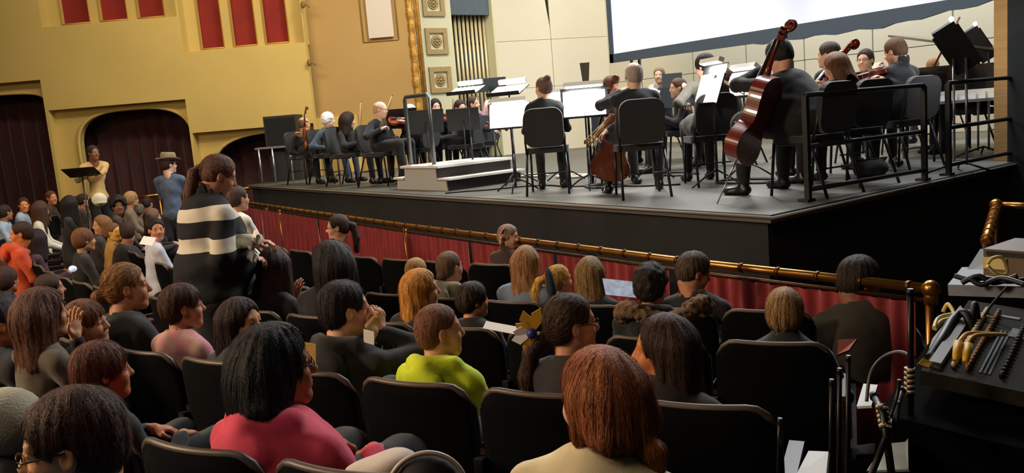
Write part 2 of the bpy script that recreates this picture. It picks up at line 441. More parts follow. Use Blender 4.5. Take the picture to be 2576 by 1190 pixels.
HANDS = {}
def hand_mesh(curl, res, flip):
    """right hand in its own frame: wrist at the origin, fingers along +y, palm facing -z, thumb at -x (flip mirrors)"""
    key = (round(curl, 1), res, flip)
    if key in HANDS: return HANDS[key]
    S = SDF(*ax3((-.075, -.03, -.09), (.06, .19, .03), res))
    S.cap((0, -.02, 0), (0, .02, 0), .024, .026, .0)
    S.ell((0, .050, 0), (.038, .048, .0145), .014)
    L = (.070, .080, .074, .058)
    for i in range(4):
        x = (-.029, -.0095, .010, .028)[i]; a = curl*.9; p = np.array([x, .088-abs(i-1.3)*.004, 0]); r = .0088-.0006*i
        for j, fr_ in enumerate((.46, .31, .23)):
            q = p+np.array([x*.10*(1-curl), math.cos(a)*L[i]*fr_, -math.sin(a)*L[i]*fr_])
            S.cap(p, q, r, r*.93, .005); p = q; a += curl*1.0; r *= .93
    S.cap((-.020, .022, -.006), (-.050, .052, -.014), .0125, .0115, .012)
    S.cap((-.050, .052, -.014), (-.055+curl*.022, .084, -.022-curl*.016), .0105, .0088, .006)
    V, Q = S.polys()
    if flip: V = V*np.array([-1, 1, 1]); Q = Q[:, ::-1]
    HANDS[key] = (V, Q); return V, Q

CACHE = {}
def figure(o):
    """o: dict of everything about one person; returns {part: mesh}. Local frame: x right, y forward, z up from the floor, pelvis above the origin."""
    s = o['s']; hz = o['hz']; hd = np.array(o['hd'], float)       # head centre (local)
    res = o['res']; fat = o.get('fat', 1.0); stand = o.get('stand')
    Hc = np.array([hd[0], hd[1], hz])
    M3 = RM(o['yaw'], o['pitch'], o.get('roll', 0)); fr = (Hc, M3, s)
    base = Hc+M3 @ np.array([0, -.035, -.075])*s
    N = np.array([hd[0]*.8, hd[1]-.045*s, hz-.158*s])
    pz = o.get('pz', (.47+.06*s) if not stand else .52*o['hz']/.93*.98)
    P = np.array([0, 0, pz]); Wt = P+(N-P)*.35+np.array([0, -.01, 0]); Ch = P+(N-P)*.68
    sx = .170*s*(.9+.1*fat)
    tw = o.get('twist', 0)
    Sh = {q: N+rotz((q*sx, -.005*s, -.045*s), tw) for q in (-1, 1)}
    arms = {}
    for q, kk in ((-1, 'L'), (1, 'R')):
        a = o.get('arm'+kk)
        if a is None: a = dict(w=(q*.11*s, .30*s, pz+.10*s), pole=(q*.5, -.4, -.6), dir=(-q*.5, .8, -.2), curl=.55, pn=(0, 0, -1))
        el, wr = ik(Sh[q], a['w'], .27*s, .25*s, a.get('pole', (q*.6, -.3, -.8)))
        arms[q] = (el, wr, a)
    if stand:
        Hp = {q: P+np.array([q*.085*s, 0, -.02]) for q in (-1, 1)}
        Kn = {q: np.array([q*.095*s, .02, pz*.53]) for q in (-1, 1)}; An = {q: np.array([q*.10*s, -.01, .07]) for q in (-1, 1)}
    else:
        sp = o.get('spread', .12); ky = o.get('kneey', .43)*s
        Hp = {q: P+np.array([q*.085*s, .02, -.02]) for q in (-1, 1)}
        Kn = {q: np.array([q*sp*s, ky, pz+.01]) for q in (-1, 1)}
        An = {q: np.array([q*(sp+.0)*s, ky+o.get('ankdy', .03)*s, .09]) for q in (-1, 1)}
    out = {}
    # --- skin
    xs0 = max(abs(arms[1][1][0]), abs(arms[-1][1][0]), abs(arms[1][0][0]), abs(arms[-1][0][0]), sx)+.09
    allp = [arms[1][0], arms[1][1], arms[-1][0], arms[-1][1], Sh[1], Sh[-1], P, Hc]
    ylo = min(p[1] for p in allp)-.16*fat; yhi = max(p[1] for p in allp)+.16*fat
    zlo = min(min(p[2] for p in allp)-.10, pz-.16); zhi = Hc[2]+.15*s
    rh = .125*s; hr = o['hres']; co = max(.028, res*1.3)
    S = SDF(axis(-xs0, xs0, Hc[0]-rh*.85, Hc[0]+rh*.85, hr, co), axis(ylo, max(yhi, Hc[1]+rh+.02), Hc[1]-rh, Hc[1]+rh, hr, co), axis(zlo, zhi, Hc[2]-rh*1.05, zhi, hr, co))
    S.cap(P, Ch, .085*s, .075*s, 0); S.cap(Sh[-1]*.9+Sh[1]*.1, Sh[1]*.9+Sh[-1]*.1, .036*s, .036*s, .04)
    for q in (-1, 1):
        el, wr, a = arms[q]; S.cap(Sh[q], el, .040*s, .034*s, .03); S.cap(el, wr, .034*s, .026*s, .02)
    head_sdf(S, fr, o.get('female'), o.get('mouth', 0))
    nr = (.046 if o.get('female') or s < .97 else .055)*s*(.8+.2*fat)
    S.cap(base, N+np.array([0, -.01, -.02]), nr, nr*1.12, .03)
    V, Q = S.polys()
    Vs = [V]; Qs = [Q]; n = len(V)
    for q in (-1, 1):
        el, wr, a = arms[q]
        if a.get('nohand'): continue
        hv, hq = hand_mesh(a.get('curl', .5), .0045 if res < .015 else .0062 if res < .018 else .0075, q < 0)
        f_ = np.array(a.get('dir', wr-el), float); f_ /= np.linalg.norm(f_)
        pn = np.array(a.get('pn', (0, 0, -1)), float); up = -(pn-f_*pn.dot(f_)); up /= max(np.linalg.norm(up), 1e-6)
        xx = np.cross(f_, up); B = np.stack([xx, f_, up], 1)
        Vs.append((hv*s) @ B.T+wr); Qs.append(hq+n); n += len(hv)
    out['body'] = mesh_np('body', np.concatenate(Vs), np.concatenate(Qs))
    # --- top
    ct = res
    if not o.get('notop'):
        lo = np.array([-xs0-.03, ylo-.05, zlo-.04]); hi = np.array([xs0+.03, yhi+.06, N[2]+.12])
        S = SDF(*ax3(lo, hi, ct))
        S.ell(P+np.array([0, 0, .03]), (.150*s*fat, .115*s*fat, .13*s), .0)
        S.cap(P+np.array([0, .01, .04]), Wt, .118*s*fat, .112*s*fat, .05)
        S.ell(Ch, (.150*s*(.7+.3*fat), .108*s*fat, .165*s), .06)
        if fat > 1.1: S.ell(Wt+np.array([0, .05, 0]), (.15*s*fat, .135*s*fat, .16*s), .06)
        if o.get('bust'): S.ell(Ch+np.array([0, .085*s, .0]), (.115*s, .065*s, .07*s), .05)
        S.cap(Sh[-1], Sh[1], .050*s, .050*s, .05)
        if fat > 1.6: S.ell(N+np.array([0, -.075*s, -.11*s]), (.215*s, .150*s, .185*s), .06)
        for q in (-1, 1):
            el, wr, a = arms[q]; lw = o.get('slw', 1.0)
            S.cap(Sh[q]+(el-Sh[q])*.08-np.array([0,0,.008]), el, .051*s*lw*(.8+.2*fat), .047*s*lw*(.8+.2*fat), .025)
            cf = el+(wr-el)*o.get('cuff', .93)
            S.cap(el, cf, .048*s*lw*(.8+.2*fat), .036*s*lw, .02)
            S.cap(Sh[q]*.75+N*.25+np.array([0,0,.004]), N+np.array([0, 0, .012*s]), .046*s, .050*s, .04)
        if o.get('hood'):
            for q in (-1, 1):
                S.cap(N+np.array([0, -.100*s, .030*s]), N+np.array([q*.098*s, -.030*s, .026*s]), .050*s, .042*s, .015)
                S.cap(N+np.array([q*.098*s, -.030*s, .026*s]), N+np.array([q*.048*s, .075*s, -.030*s]), .040*s, .026*s, .012)
            S.ell(N+np.array([0, -.128*s, -.035*s]), (.105*s, .045*s, .080*s), .015)
        if o.get('collar'):
            S.cap(N+np.array([0, -.01, -.01]), base+np.array([0, -.01, -.02*s]), nr+.020, nr+.018, .02)
        if o.get('skirt'):   # a long coat over the thighs
            S.cap(P, Kn[1]*.6+P*.4, .14*s, .13*s, .05); S.cap(P, Kn[-1]*.6+P*.4, .14*s, .13*s, .05)
        sd = o.get('seed', 1)
        S.warp(lambda X, Y, Z: (.0045*noise3(X, Y, Z*1.6, 26, sd)+.003*noise3(X, Y, Z, 61, sd+1))*s)
        S.cap(N+np.array([0, .008*s, -.028*s]), base+(base-N)*1.2, nr+.006, nr+.022*s, .0, 'sub') if not o.get('collar') else S.cap(N, base+(base-N)*1.0, nr+.004, nr+.006, 0, 'sub')
        V, Q = S.polys(); out['top'] = mesh_np('top', V, Q)
    # --- hair
    k = o.get('hair', 'short')
    if k != 'none':
        op = o.get('ho', {}); L = op.get('len', .26)
        dn = {'long': .14+L, 'wavy': .14+L, 'bob': .25, 'pony': .32}.get(k, .16)
        ex = .17 if k != 'afro' else .18
        bk = {'pony': .29}.get(k, ex)
        lo = Hc+np.array([-ex, -bk, -dn])*s; hi = Hc+np.array([ex, bk if k == 'pony' else ex, .15])*s
        if k == 'pony': lo[0] -= .12*s; hi[0] += .12*s
        st = o.get('hairres', max(hr, .006)*1.05)
        S = SDF(*ax3(lo, hi, st)); hair_sdf(S, fr, k, o.get('seed', 1), op)
        V, Q = S.polys(); out['hair'] = mesh_np('hair', V, Q)
        if o.get('strands') and k not in ('afro',): out['strands'] = strands(S, V, fr, k, op, o['strands'], o['swidth'], int(o.get('seed', 1)))
    # --- legs and shoes, shared between figures of one pose
    key = ('leg', round(s, 1), bool(stand), round(pz, 1), o.get('spread'), o.get('kneey'), o.get('ankdy'), res > .016, round(fat, 1))
    if key not in CACHE:
        lr = max(res, .018); xm = max(abs(Kn[1][0]), .09)+.13*fat
        S = SDF(*ax3((-xm, min(-.16*fat, An[1][1]-.1), .05), (xm, max(.15*fat, Kn[1][1]+.1, An[1][1]+.1), pz+.10), lr))
        for q in (-1, 1):
            S.cap(Hp[q], Kn[q], .088*s*fat, .064*s*fat, .03); S.cap(Kn[q], An[q]+np.array([0, 0, .02]), .062*s*fat, .046*s, .02)
        S.ell(P+np.array([0, 0, -.01]), (.148*s*fat, .112*s*fat, .10*s), .05)
        S.warp(lambda X, Y, Z: .004*noise3(X, Y, Z, 34, 2)); S.cut_below(.075)
        V, Q = S.polys(); tr = mesh_np('trousers', V, Q)
        S = SDF(*ax3((-xm, An[1][1]-.1, -.01), (xm, An[1][1]+.24, .14), max(.012, lr*.7)))
        for q in (-1, 1):
            a = An[q]; S.cap((a[0], a[1]-.03, .045), (a[0]*1.1, a[1]+.14*s, .035), .040*s, .034*s, 0)
            S.ell((a[0]*1.1, a[1]+.12*s, .028), (.042*s, .07*s, .030), .02); S.cap((a[0], a[1], .04), (a[0], a[1], .10), .040*s, .040*s, .02)
        S.cut_below(.001); V, Q = S.polys(); sh = []
        for q in (-1, 1):
            qq = Q[V[Q[:, 0], 0]*q > 0]; u_, inv = np.unique(qq, return_inverse=True); sh.append(mesh_np('shoe', V[u_], inv.reshape(qq.shape)))
        CACHE[key] = (tr, sh)
    out['trousers'], out['shoes'] = CACHE[key]
    out['_'] = dict(Hc=Hc, M3=M3, N=N, arms=arms, P=P, fr=fr, Sh=Sh, Ch=Ch)
    return out

def glasses(root, inf, s, m):
    b = MB(); M3 = inf['M3']; Hc = inf['Hc']
    T = lambda p: tuple(Hc+M3 @ np.array(p)*s)
    for sx in (-1, 1):
        pts = [T((sx*.033+.021*math.cos(t), .094, .003+.0155*math.sin(t))) for t in np.linspace(0, 2*PI, 15)]
        b.tube(pts, .0017, 5, False)
        b.tube([T((sx*.054, .093, .006)), T((sx*.074, .078, .007)), T((sx*.082, -.005, .010))], .0020, 5)
    b.tube([T((-.012, .096, .006)), T((.012, .096, .006))], .0018, 5)
    return b.build('glasses', m, root)
def eyes(root, inf, s):
    M3 = inf['M3']; Hc = inf['Hc']
    T = lambda p: Vector(Hc+M3 @ np.array(p)*s)
    for sx in (-1, 1):
        b = MB(); b.ball((0, 0, 0), .0112*s, 10); me = b.mesh('eye'); c = T((sx*.031, .0700, .0018))
        me.materials.clear(); me.materials.append(mat('eye_white', 'd8cfc4', .25)); me.materials.append(mat('eye_iris', '20140e', .2))
        f = Vector(M3 @ np.array([0, 1, 0]))
        for p in me.polygons:
            if p.center.normalized().dot(f) > .86: p.material_index = 1
        e = bpy.data.objects.new('eye', me); COL.objects.link(e); e.parent = root; e.location = c
        b = MB(); b.tube([T((sx*(.018+.028*t), .0815-.012*t*t, .0215+.006*math.sin(t*2.6))) for t in np.linspace(0, 1, 6)], [.0016, .0026, .0028, .0024, .0018, .001], 5)
        b.build('eyebrow', mat('brow', '2a1a12', .8), root)
    b = MB()
    b.tube([T((x, .0868-x*x*14, -.0595+.0025*abs(math.sin(x*90)))) for x in np.linspace(-.019, .019, 9)], [.001, .0022, .0030, .0030, .0026, .0030, .0030, .0022, .001], 6)
    b.tube([T((x, .0850-x*x*14, -.0680+x*x*14)) for x in np.linspace(-.017, .017, 7)], [.001, .0028, .0036, .0040, .0036, .0028, .001], 6)
    b.build('lips', mat('lips', 'a35a48', .45), root)

def person(label, group=None, head=None, floor=0, body=0, face=0, pitch=0, s=.95, hairc='2a1c14', skinc='d9a582', topc='1a1a1c', botc='14151a', shoec='101010', cat='person', near=None, topname='top', gl=None, eye=False, key=None, **o):
    """head: world position of the head centre; body/face: world azimuths (0 = +X, 90 = +Y) in degrees"""
    head = np.array(head, float); t = (head-C_).dot(h_)
    o['res'] = o.get('res') or (.012 if t < 2.8 else .016 if t < 4.8 else .020 if t < 9 else .028)
    o['hres'] = o.get('hres') or (.0045 if t < 2.8 else .0062 if t < 4.8 else .0080 if t < 9 else .0110)
    o['s'] = s; o['hz'] = head[2]-floor
    if t < 5.8 and 'strands' not in o: o['strands'] = 1500 if t < 2.9 else 800 if t < 4.3 else 450; o['swidth'] = .0016 if t < 2.9 else .0024 if t < 4.3 else .0034
    dl = o.get('lean', .06); rz = RAD(body-90); o['hd'] = (o.pop('side', 0), dl)
    o['yaw'] = RAD(face-body); o['pitch'] = RAD(pitch); o['roll'] = RAD(o.get('roll', 0))
    off = rotz(np.array([o['hd'][0], dl, 0]), rz)
    root = empty('person', (head[0]-off[0], head[1]-off[1], floor), rz, label, cat, group)
    o.setdefault('seed', int(abs(head[0]*37+head[1]*91)) % 50+.5)
    rt = np.array([head[0]-off[0], head[1]-off[1], floor])
    for kk in ('armL', 'armR'):
        a = o.get(kk)
        if a:
            a = dict(a); px = a.pop('px', None)
            if px is not None: wv = atD(px[0], px[1], t+(px[2] or 0) if px[2] is None or abs(px[2]) < 1 else px[2])
            elif 'world' in a: wv = np.array(a['world'], float)
            else: wv = None
            if wv is not None: a['w'] = rotz(wv-rt, -rz)
            dw = a.pop('dirw', None)
            if isinstance(dw, str): a['dir'] = (0, .12, 1) if dw == 'up' else None
            elif dw is not None: a['dir'] = rotz(np.array(dw, float), -rz)
            pw = a.pop('pnw', None)
            if pw is not None: a['pn'] = rotz(np.array(pw, float), -rz)
            if a.get('dir') is None: a.pop('dir', None)
            o[kk] = a
    parts = figure(o); inf = parts.pop('_')
    hm = hairm(hairc)
    for nm, me in parts.items():
        if nm == 'strands':
            q = link('loose_hair', me, root, hm); q['kind'] = 'stuff'; continue
        if nm == 'shoes':
            for q in me: link('shoe', q, root, mat('shoe_leather', '0e0e10', .35))
            continue
        m = {'body': skin(skinc), 'top': o.get('topmat') or cloth(topc), 'hair': hm, 'trousers': cloth(botc)}[nm]
        link(topname if nm == 'top' else nm, me, root, m)
    if gl: glasses(root, inf, s, mat('glasses_frame', '141210', .3))
    if eye: eyes(root, inf, s)
    root['_t'] = 0; del root['_t']
    return root, inf
# ------------------------------------------------------------------ setting
ROWC = np.array([-9.3, 15.9]); ROWS = (16.75, 15.85, 14.7, 13.7, 12.56)
def rad_(x, y): return math.hypot(x-ROWC[0], y-ROWC[1])
def floor_z(x, y): return -1.2+.108*max(0, min(rad_(x, y), 22)-13.7)+min(.14, .028*max(0, -8.5-x))*max(0, min(1, (4.2-y)/1.5))
def struct(o, label=None): return tag(o, label, None, None, 'structure')
# house floor: rises behind the front rows
xs = np.arange(-24, 7.01, .5); ys = np.arange(-7, 9.01, .5)
V = [(x, y, floor_z(x, y)) for x in xs for y in ys]; ny = len(ys)
Q = [(i*ny+j, (i+1)*ny+j, (i+1)*ny+j+1, i*ny+j+1) for i in range(len(xs)-1) for j in range(ny-1)]
struct(link('floor', mesh_np('floor', V, Q), None, mt['floor']), 'dark raked floor of the auditorium under the seats')

WM = Matrix(((r0_[0], h_[0], 0, 0), (r0_[1], h_[1], 0, 0), (0, 0, 1, 0), (0, 0, 0, 1)))   # side-wall frame: x along the wall, y away, z up
def uz(px, py, t=17.2): p = atD(px, py, t); return float(p.dot(r0_)), float(p[2])
def slab(outer, holes, y0, y1, mm=WM):
    b = bmesh.new(); loops = [outer]+holes
    tri = tessellate_polygon([[Vector((x, z, 0)) for x, z in l] for l in loops])
    flat = [p for l in loops for p in l]
    A = [b.verts.new(mm @ Vector((x, y0, z))) for x, z in flat]; B = [b.verts.new(mm @ Vector((x, y1, z))) for x, z in flat]
    for t in tri:
        try: b.faces.new([A[i] for i in t]); b.faces.new([B[i] for i in t][::-1])
        except ValueError: pass
    k = 0
    for l in loops:
        n = len(l)
        for i in range(n): b.faces.new((A[k+i], A[k+(i+1) % n], B[k+(i+1) % n], B[k+i]))
        k += n
    bmesh.ops.recalc_face_normals(b, faces=b.faces)
    me = bpy.data.meshes.new('slab'); b.to_mesh(me); b.free(); me.materials.append(None); return me
def rect(u0, z0, u1, z1): return [(u0, z0), (u1, z0), (u1, z1), (u0, z1)]
def arch(u0, u1, z0, zs, zt, p=2.3, n=20):
    c = (u0+u1)/2; a = (u1-u0)/2; pts = [(u0, z0), (u1, z0)]
    for i in range(n+1):
        t = PI*i/n; x = math.cos(t); y = math.sin(t)
        pts.append((c+a*math.copysign(abs(x)**(2/p), x), zs+(zt-zs)*abs(y)**(2/p)))
    return pts
TW = 17.0; top = 8.0
uL = uz(-480, 300, TW)[0]; uC = uz(774, 160, TW)[0]
sA = uz(275, 55, TW)[1]; sB = uz(615, 119, TW)[1]
wA = rect(uz(105, 65, TW)[0], sA, uz(445, 45, TW)[0], top-.4); wB = rect(uz(463, 132, TW)[0], sB, uz(766, 105, TW)[0], top-.4)
# arch recesses step down towards the stage
rA = (uz(-330, 240, TW)[0], uz(107, 240, TW)[0], uz(60, 204, TW)[1]); rB = (uz(121, 275, TW)[0], uz(466, 252, TW)[0], uz(290, 264, TW)[1]); rC = (uz(484, 335, TW)[0], uz(790, 330, TW)[0], uz(580, 327, TW)[1])
zb = -1.3
outer = [(uL, zb+.02), (uC, zb+.02), (uC, top), (uL, top)]
holes = [wA, wB]+[[(a, zb+.05), (c, zb+.05), (c, z), (a, z)] for a, c, z in (rA, rB, rC)]
wl = struct(link('wall_left', slab(outer, holes, TW, TW+.22), None, mt['wall']), 'yellow plaster side wall stepping down towards the stage')
# second skin with the arched openings and the window mullions
aA = arch(rA[0]+.1, rA[1]-.02, zb+.05, rA[2]-.62, rA[2]-.20, 5.0); aB = arch(uz(182, 340, TW)[0], rB[1]-.01, zb+.05, rB[2]-.85, rB[2]-.09, 2.9)
aC = arch(uz(527, 390, TW)[0], rC[1]+.6, zb+.05, rC[2]-.80, rC[2]-.09, 2.6)
for (a, c, z), ar in ((rA, aA), (rB, aB), (rC, aC)):
    c2 = c if ar is not aC else c+.8
    o = link('arch_surround', slab(rect(a-.05, zb, c2+.05, z+.1), [ar], TW+.222, TW+.42), wl, mt['wall'])
    # plain moulding that follows the opening
    b = MB(); pts = [(WM @ Vector((x, TW+.20, z_))) for x, z_ in ar[1:]]+[WM @ Vector((ar[0][0], TW+.20, zb+.05))]
    b.tube(pts, .035, 6); b.build('arch_moulding', mt['wall'], wl)
def panels(rc, xs_, yb, name):
    u0, z0, u1, z1 = rc[0][0], rc[0][1], rc[2][0], rc[2][1]
    hs = []
    for (a, b_) , yy in zip(xs_, yb):
        ua = uz(a, yy, TW+.2)[0]; ub = uz(b_, yy, TW+.2)[0]; hs.append(rect(ua, z0+.055, ub, z1-.2))
    f = struct(link(name, slab(rect(u0-.03, z0-.03, u1+.03, z1+.05), hs, TW+.222, TW+.36), None, mt['wall']), None)
    for hh in hs:
        link('red_blind', slab(rect(hh[0][0]-.02, hh[0][1]-.02, hh[2][0]+.02, hh[2][1]+.02), [], TW+.34, TW+.37), f, mt['blind'])
        b = MB()
        for p0, p1 in (((hh[0][0], hh[0][1]), (hh[1][0], hh[1][1])), ((hh[0][0], hh[0][1]), (hh[3][0], hh[3][1])), ((hh[1][0], hh[1][1]), (hh[2][0], hh[2][1]))):
            b.tube([WM @ Vector((p0[0], TW+.215, p0[1])), WM @ Vector((p1[0], TW+.215, p1[1]))], .012, 5)
        b.build('bead', mat('bead_yellow', 'd8a848', .6), f)
    return f
f1 = panels(wA, [(155, 227), (252, 322), (347, 415)], (62, 56, 50), 'window_1'); f1['label'] = 'upper left recess of three tall red blinds in the yellow wall'
f2 = panels(wB, [(506, 565), (588, 648), (668, 728)], (126, 118, 110), 'window_2'); f2['label'] = 'lower recess of three tall red blinds next to the ochre wall'
# burgundy drapes behind the arches
def drape(u0, u1, z0, z1, y, amp=.05, wl_=.22, seed=0, mm=WM):
    n = int((u1-u0)/wl_*8); us = np.linspace(u0, u1, n); zs = np.linspace(z0, z1, 6); V = []
    for u in us:
        for z in zs:
            k = (z1-z)/(z1-z0)
            V.append(mm @ Vector((u, y+amp*(.4+.6*k)*math.sin(2*PI*u/wl_+.6*math.sin(u*3+seed))+.02*math.sin(u*21+z*2), z)))
    m = len(zs); Q = [(i*m+j, i*m+j+1, (i+1)*m+j+1, (i+1)*m+j) for i in range(n-1) for j in range(m-1)]
    return mesh_np('drape', V, Q)
for (a, c, z), lb in ((rA, 'burgundy drape filling the tallest arch, cut by the left edge of the view'), (rB, 'burgundy drape filling the middle arch behind the man with the music stand'), (rC, 'burgundy drape filling the lowest arch beside the loudspeaker')):
    o = link('drape', drape(a-.3, c+.3, zb+.12, z+.3, TW+.85, .07, .30, a), None, mt['curtain']); tag(o, lb, 'curtain')
struct(link('wall_behind_arches', slab(rect(uL, zb, uC+1, top), [], TW+1.4, TW+1.5), None, mat('passage_dark', '1a0c0c', .9)))
# ochre splay wall between the side wall and the proscenium
uD = uz(1036, 150, 17.35)[0]
wo = struct(link('wall_splay', slab(rect(uC-.02, zb, uD, top), [], 17.3, 17.5), None, mt['mustard']), 'ochre splay wall between the yellow wall and the stage opening')
u0, z0 = uz(915, 106, 17.3); u1 = uz(1003, 100, 17.3)[0]
b = MB()
for p in (((u0, z0), (u1, z0)), ((u0, z0), (u0, top)), ((u1, z0), (u1, top))):
    b.tube([WM @ Vector((p[0][0], 17.29, p[0][1])), WM @ Vector((p[1][0], 17.29, p[1][1]))], .015, 6)
b.build('panel_moulding', mt['mustard'], wo)
u0, z0 = uz(929, 97, 17.25); u1 = uz(992, 93, 17.25)[0]
o = link('hanging_banner', slab(rect(u0, z0, u1, z0+2.3), [], 17.22, 17.25), None, mat('banner_cloth', 'cdbfae', .8)); tag(o, 'plain pale banner hanging on the ochre wall', 'banner')
for px, py in ((762, 12), (778, 158)):
    u, z = uz(px, py, 16.95); b = MB(); p = WM @ Vector((u, 16.95, z))
    b.ball(p, .045, 10, (1, 1, 1.6)); b.tube([p+Vector((0, 0, .02)), p+Vector((.05, .07, -.02)), p+Vector((.08, .10, -.06))], [.022, .018, .01], 6)
    b.build('corner_bracket', mat('bracket_umber', '7a6030', .7), wl)
# gilded proscenium edge
b = MB(); zz = np.arange(-.1, 7.5, .055); c0 = WM @ Vector((uD+.06, 17.3, 0))
b.tube([c0+Vector((.006*math.sin(z*9), .006*math.cos(z*9), z)) for z in zz], [.075+.007*math.sin(z*23)+.006*math.sin(z*51) for z in zz], 10)
g = struct(b.build('trim_1', mt['gold']), 'gilded carved edge of the stage opening')
b = MB(); c1 = WM @ Vector((uD+.21, 17.38, 0)); b.tube([c1+Vector((0, 0, z)) for z in (-.1, 7.5)], .035, 8); c1 = WM @ Vector((uD+.16, 17.36, 0)); b.tube([c1+Vector((0, 0, z)) for z in (-.1, 7.5)], .025, 8)
b.build('gilt_rod', mt['gold'], g)
# white pier with medallions, plane X = -15.2
def xbox(x0, x1, y0, y1, z0, z1): return MB().box((x0, y0, z0), (x1, y1, z1))
pm = mat('pier_white', 'd2cfae', .6, noise=.03, nscale=1)
pier = struct(xbox(-15.5, -15.2, 9.05, 10.27, 0, 7.5).build('wall_pier', pm), 'pale pier between the gilded edge and the organ pipes')
mo = mat('medallion_buff', 'a58f62', .7, noise=.12, nscale=20)
for cy, cz, nm in [(atX(1088, 8, -15.2), 0, ''), (atX(1097, 104, -15.2), 0, ''), (atX(1107, 201, -15.2), 0, '')]:
    y, z = cy[1], cy[2]; fr = xbox(-15.2, -15.165, y-.27, y+.27, z-.27, z+.27)
    o = bpy.data.objects.new('t', None)
    b = MB()
    for lo, hi in (((-15.21, y-.27, z-.27), (-15.15, y-.17, z+.27)), ((-15.21, y+.17, z-.27), (-15.15, y+.27, z+.27)), ((-15.21, y-.17, z-.27), (-15.15, y+.17, z-.17)), ((-15.21, y-.17, z+.17), (-15.15, y+.17, z+.27))): b.box(lo, hi)
    f = b.build('medallion_frame', mo, pier); f.location = (0, 0, 0)
    b = MB(); mm = Matrix.Translation((-15.20, y, z)) @ Matrix.Rotation(PI/2, 4, 'Y')
    b.prism([(.125*math.cos(a)*(1+.03*math.sin(9*a)), .125*math.sin(a)*(1+.03*math.sin(9*a))) for a in np.linspace(0, 2*PI, 36, endpoint=False)], 0, .03, mm)
    for k in range(8): a = k*PI/4; b.ball((-15.165, y+.07*math.cos(a), z+.07*math.sin(a)), .028, 8)
    b.ball((-15.165, y, z), .038, 10); b.build('rosette', mo, f)
    fr.b.free()
# organ bay
ob = struct(xbox(-15.9, -15.75, 10.27, 11.4, 0, 7.5).build('wall_organ_bay', mat('organ_bay_dark', '26241c', .8)), 'dark bay behind the organ pipes')
struct(xbox(-15.75, -15.48, 10.2, 10.27, 0, 7.5).build('trim_2', pm)); struct(xbox(-15.75, -15.2, 11.36, 11.42, 0, 7.5).build('trim_3', pm))
zt = atX(1185, 38, -15.35)[2]; zm = atX(1200, 108, -15.35)[2]
root = empty('organ', (-15.55, 10.8, 0), 0, 'tall organ pipes standing in the bay beside the pale pier', 'organ')
def org(b, nm, m): o = b.build(nm, m, root); o.location = (15.55, -10.8, 0); return o
org(xbox(-15.40, -15.30, 10.28, 11.35, zt, 7.4), 'valance', mt['grey'])
for i in range(10):
    y = 10.33+i*.110
    b = MB(); b.tube([(-15.5, y, .3), (-15.5, y, zt+.1)], .033, 10); org(b, 'pipe', mt['pipe'])
    b = MB(); b.tube([(-15.58, y+.055, zm), (-15.58, y+.055, zm+.05), (-15.58, y+.055, zm+.12), (-15.58, y+.055, zt+.1)], [.012, .04, .032, .032], 10); org(b, 'pipe', mt['pipe'])
org(xbox(-15.70, -15.64, 10.28, 11.35, .2, zm-.02), 'backing_cloth', mt['grey'])
# acoustic shell: separate panels on dark backings
ws = struct(link('wall_shell_side', slab([(0, 0), (1, 0), (1, 7.4), (0, 7.4)], [], 0, .1, Matrix(((.9, -1, 0, -15.32), (2.65, 0, 0, 11.42), (0, 0, 1, 0), (0, 0, 0, 1)))), None, mt['seam']))
P0 = np.array([-15.2, 11.42]); P1 = np.array([-14.35, 14.0]); L = np.linalg.norm(P1-P0); dS = (P1-P0)/L; nS = np.array([dS[1], -dS[0]])
def sidehit(px, py):
    d = ray(px, py); a = np.array([[d[0], -dS[0]], [d[1], -dS[1]]]); k = np.linalg.solve(a, P0-C_[:2]); return k[1], C_[2]+k[0]*d[2]
uS = sidehit(1386, 100)[0]; z1_ = sidehit(1300, 103)[1]; z2_ = sidehit(1300, 223)[1]
SM = Matrix(((dS[0], nS[0], 0, P0[0]), (dS[1], nS[1], 0, P0[1]), (0, 0, 1, 0), (0, 0, 0, 1)))
zlist = [0, z2_, z1_, z1_+1.6, z1_+3.2, 7.3]
for a, c in ((0.0, uS-.006), (uS+.006, L+.25)):
    for z0, z1 in zip(zlist, zlist[1:]):
        if z0 >= z1_ and a == 0.0 and z0 < z1_+.1:
            # this panel is cut back at its upper corner, which leaves a dark wedge
            poly = [(a, z0+.004), (c, z0+.004), (c-.0, z0+.25), (c-.16, z1), (a, z1)]
        elif z0 > z1_ and a == 0.0: poly = rect(a, z0+.004, c-.2, z1)
        else: poly = rect(a, z0+.004, c, z1-.004)
        link('shell_panel', slab(poly, [], 0, -.05, SM), ws, mt['shell'])
wb = struct(MB().box((-14.9, 14.05, 0), (-2.2, 14.15, 7.4)).build('wall_back', mt['seam']), 'cream acoustic shell wall behind the orchestra')
xe = [-14.45]+[atY(px, 100, 14)[0] for px in (1740, 1875, 2022, 2195, 2397)]+[-5.0, -3.6, -2.3]
zs1 = atY(2126, 139, 14)[2]; zl = [0, zs1, zs1+1.9, zs1+3.8, 7.3]
for a, c in zip(xe, xe[1:]):
    for z0, z1 in zip(zl, zl[1:]):
        b = MB().box((a+.012, 14.0, z0+.006), (c-.012, 14.06, z1-.006)); b.build('shell_panel', mt['shell'], wb)
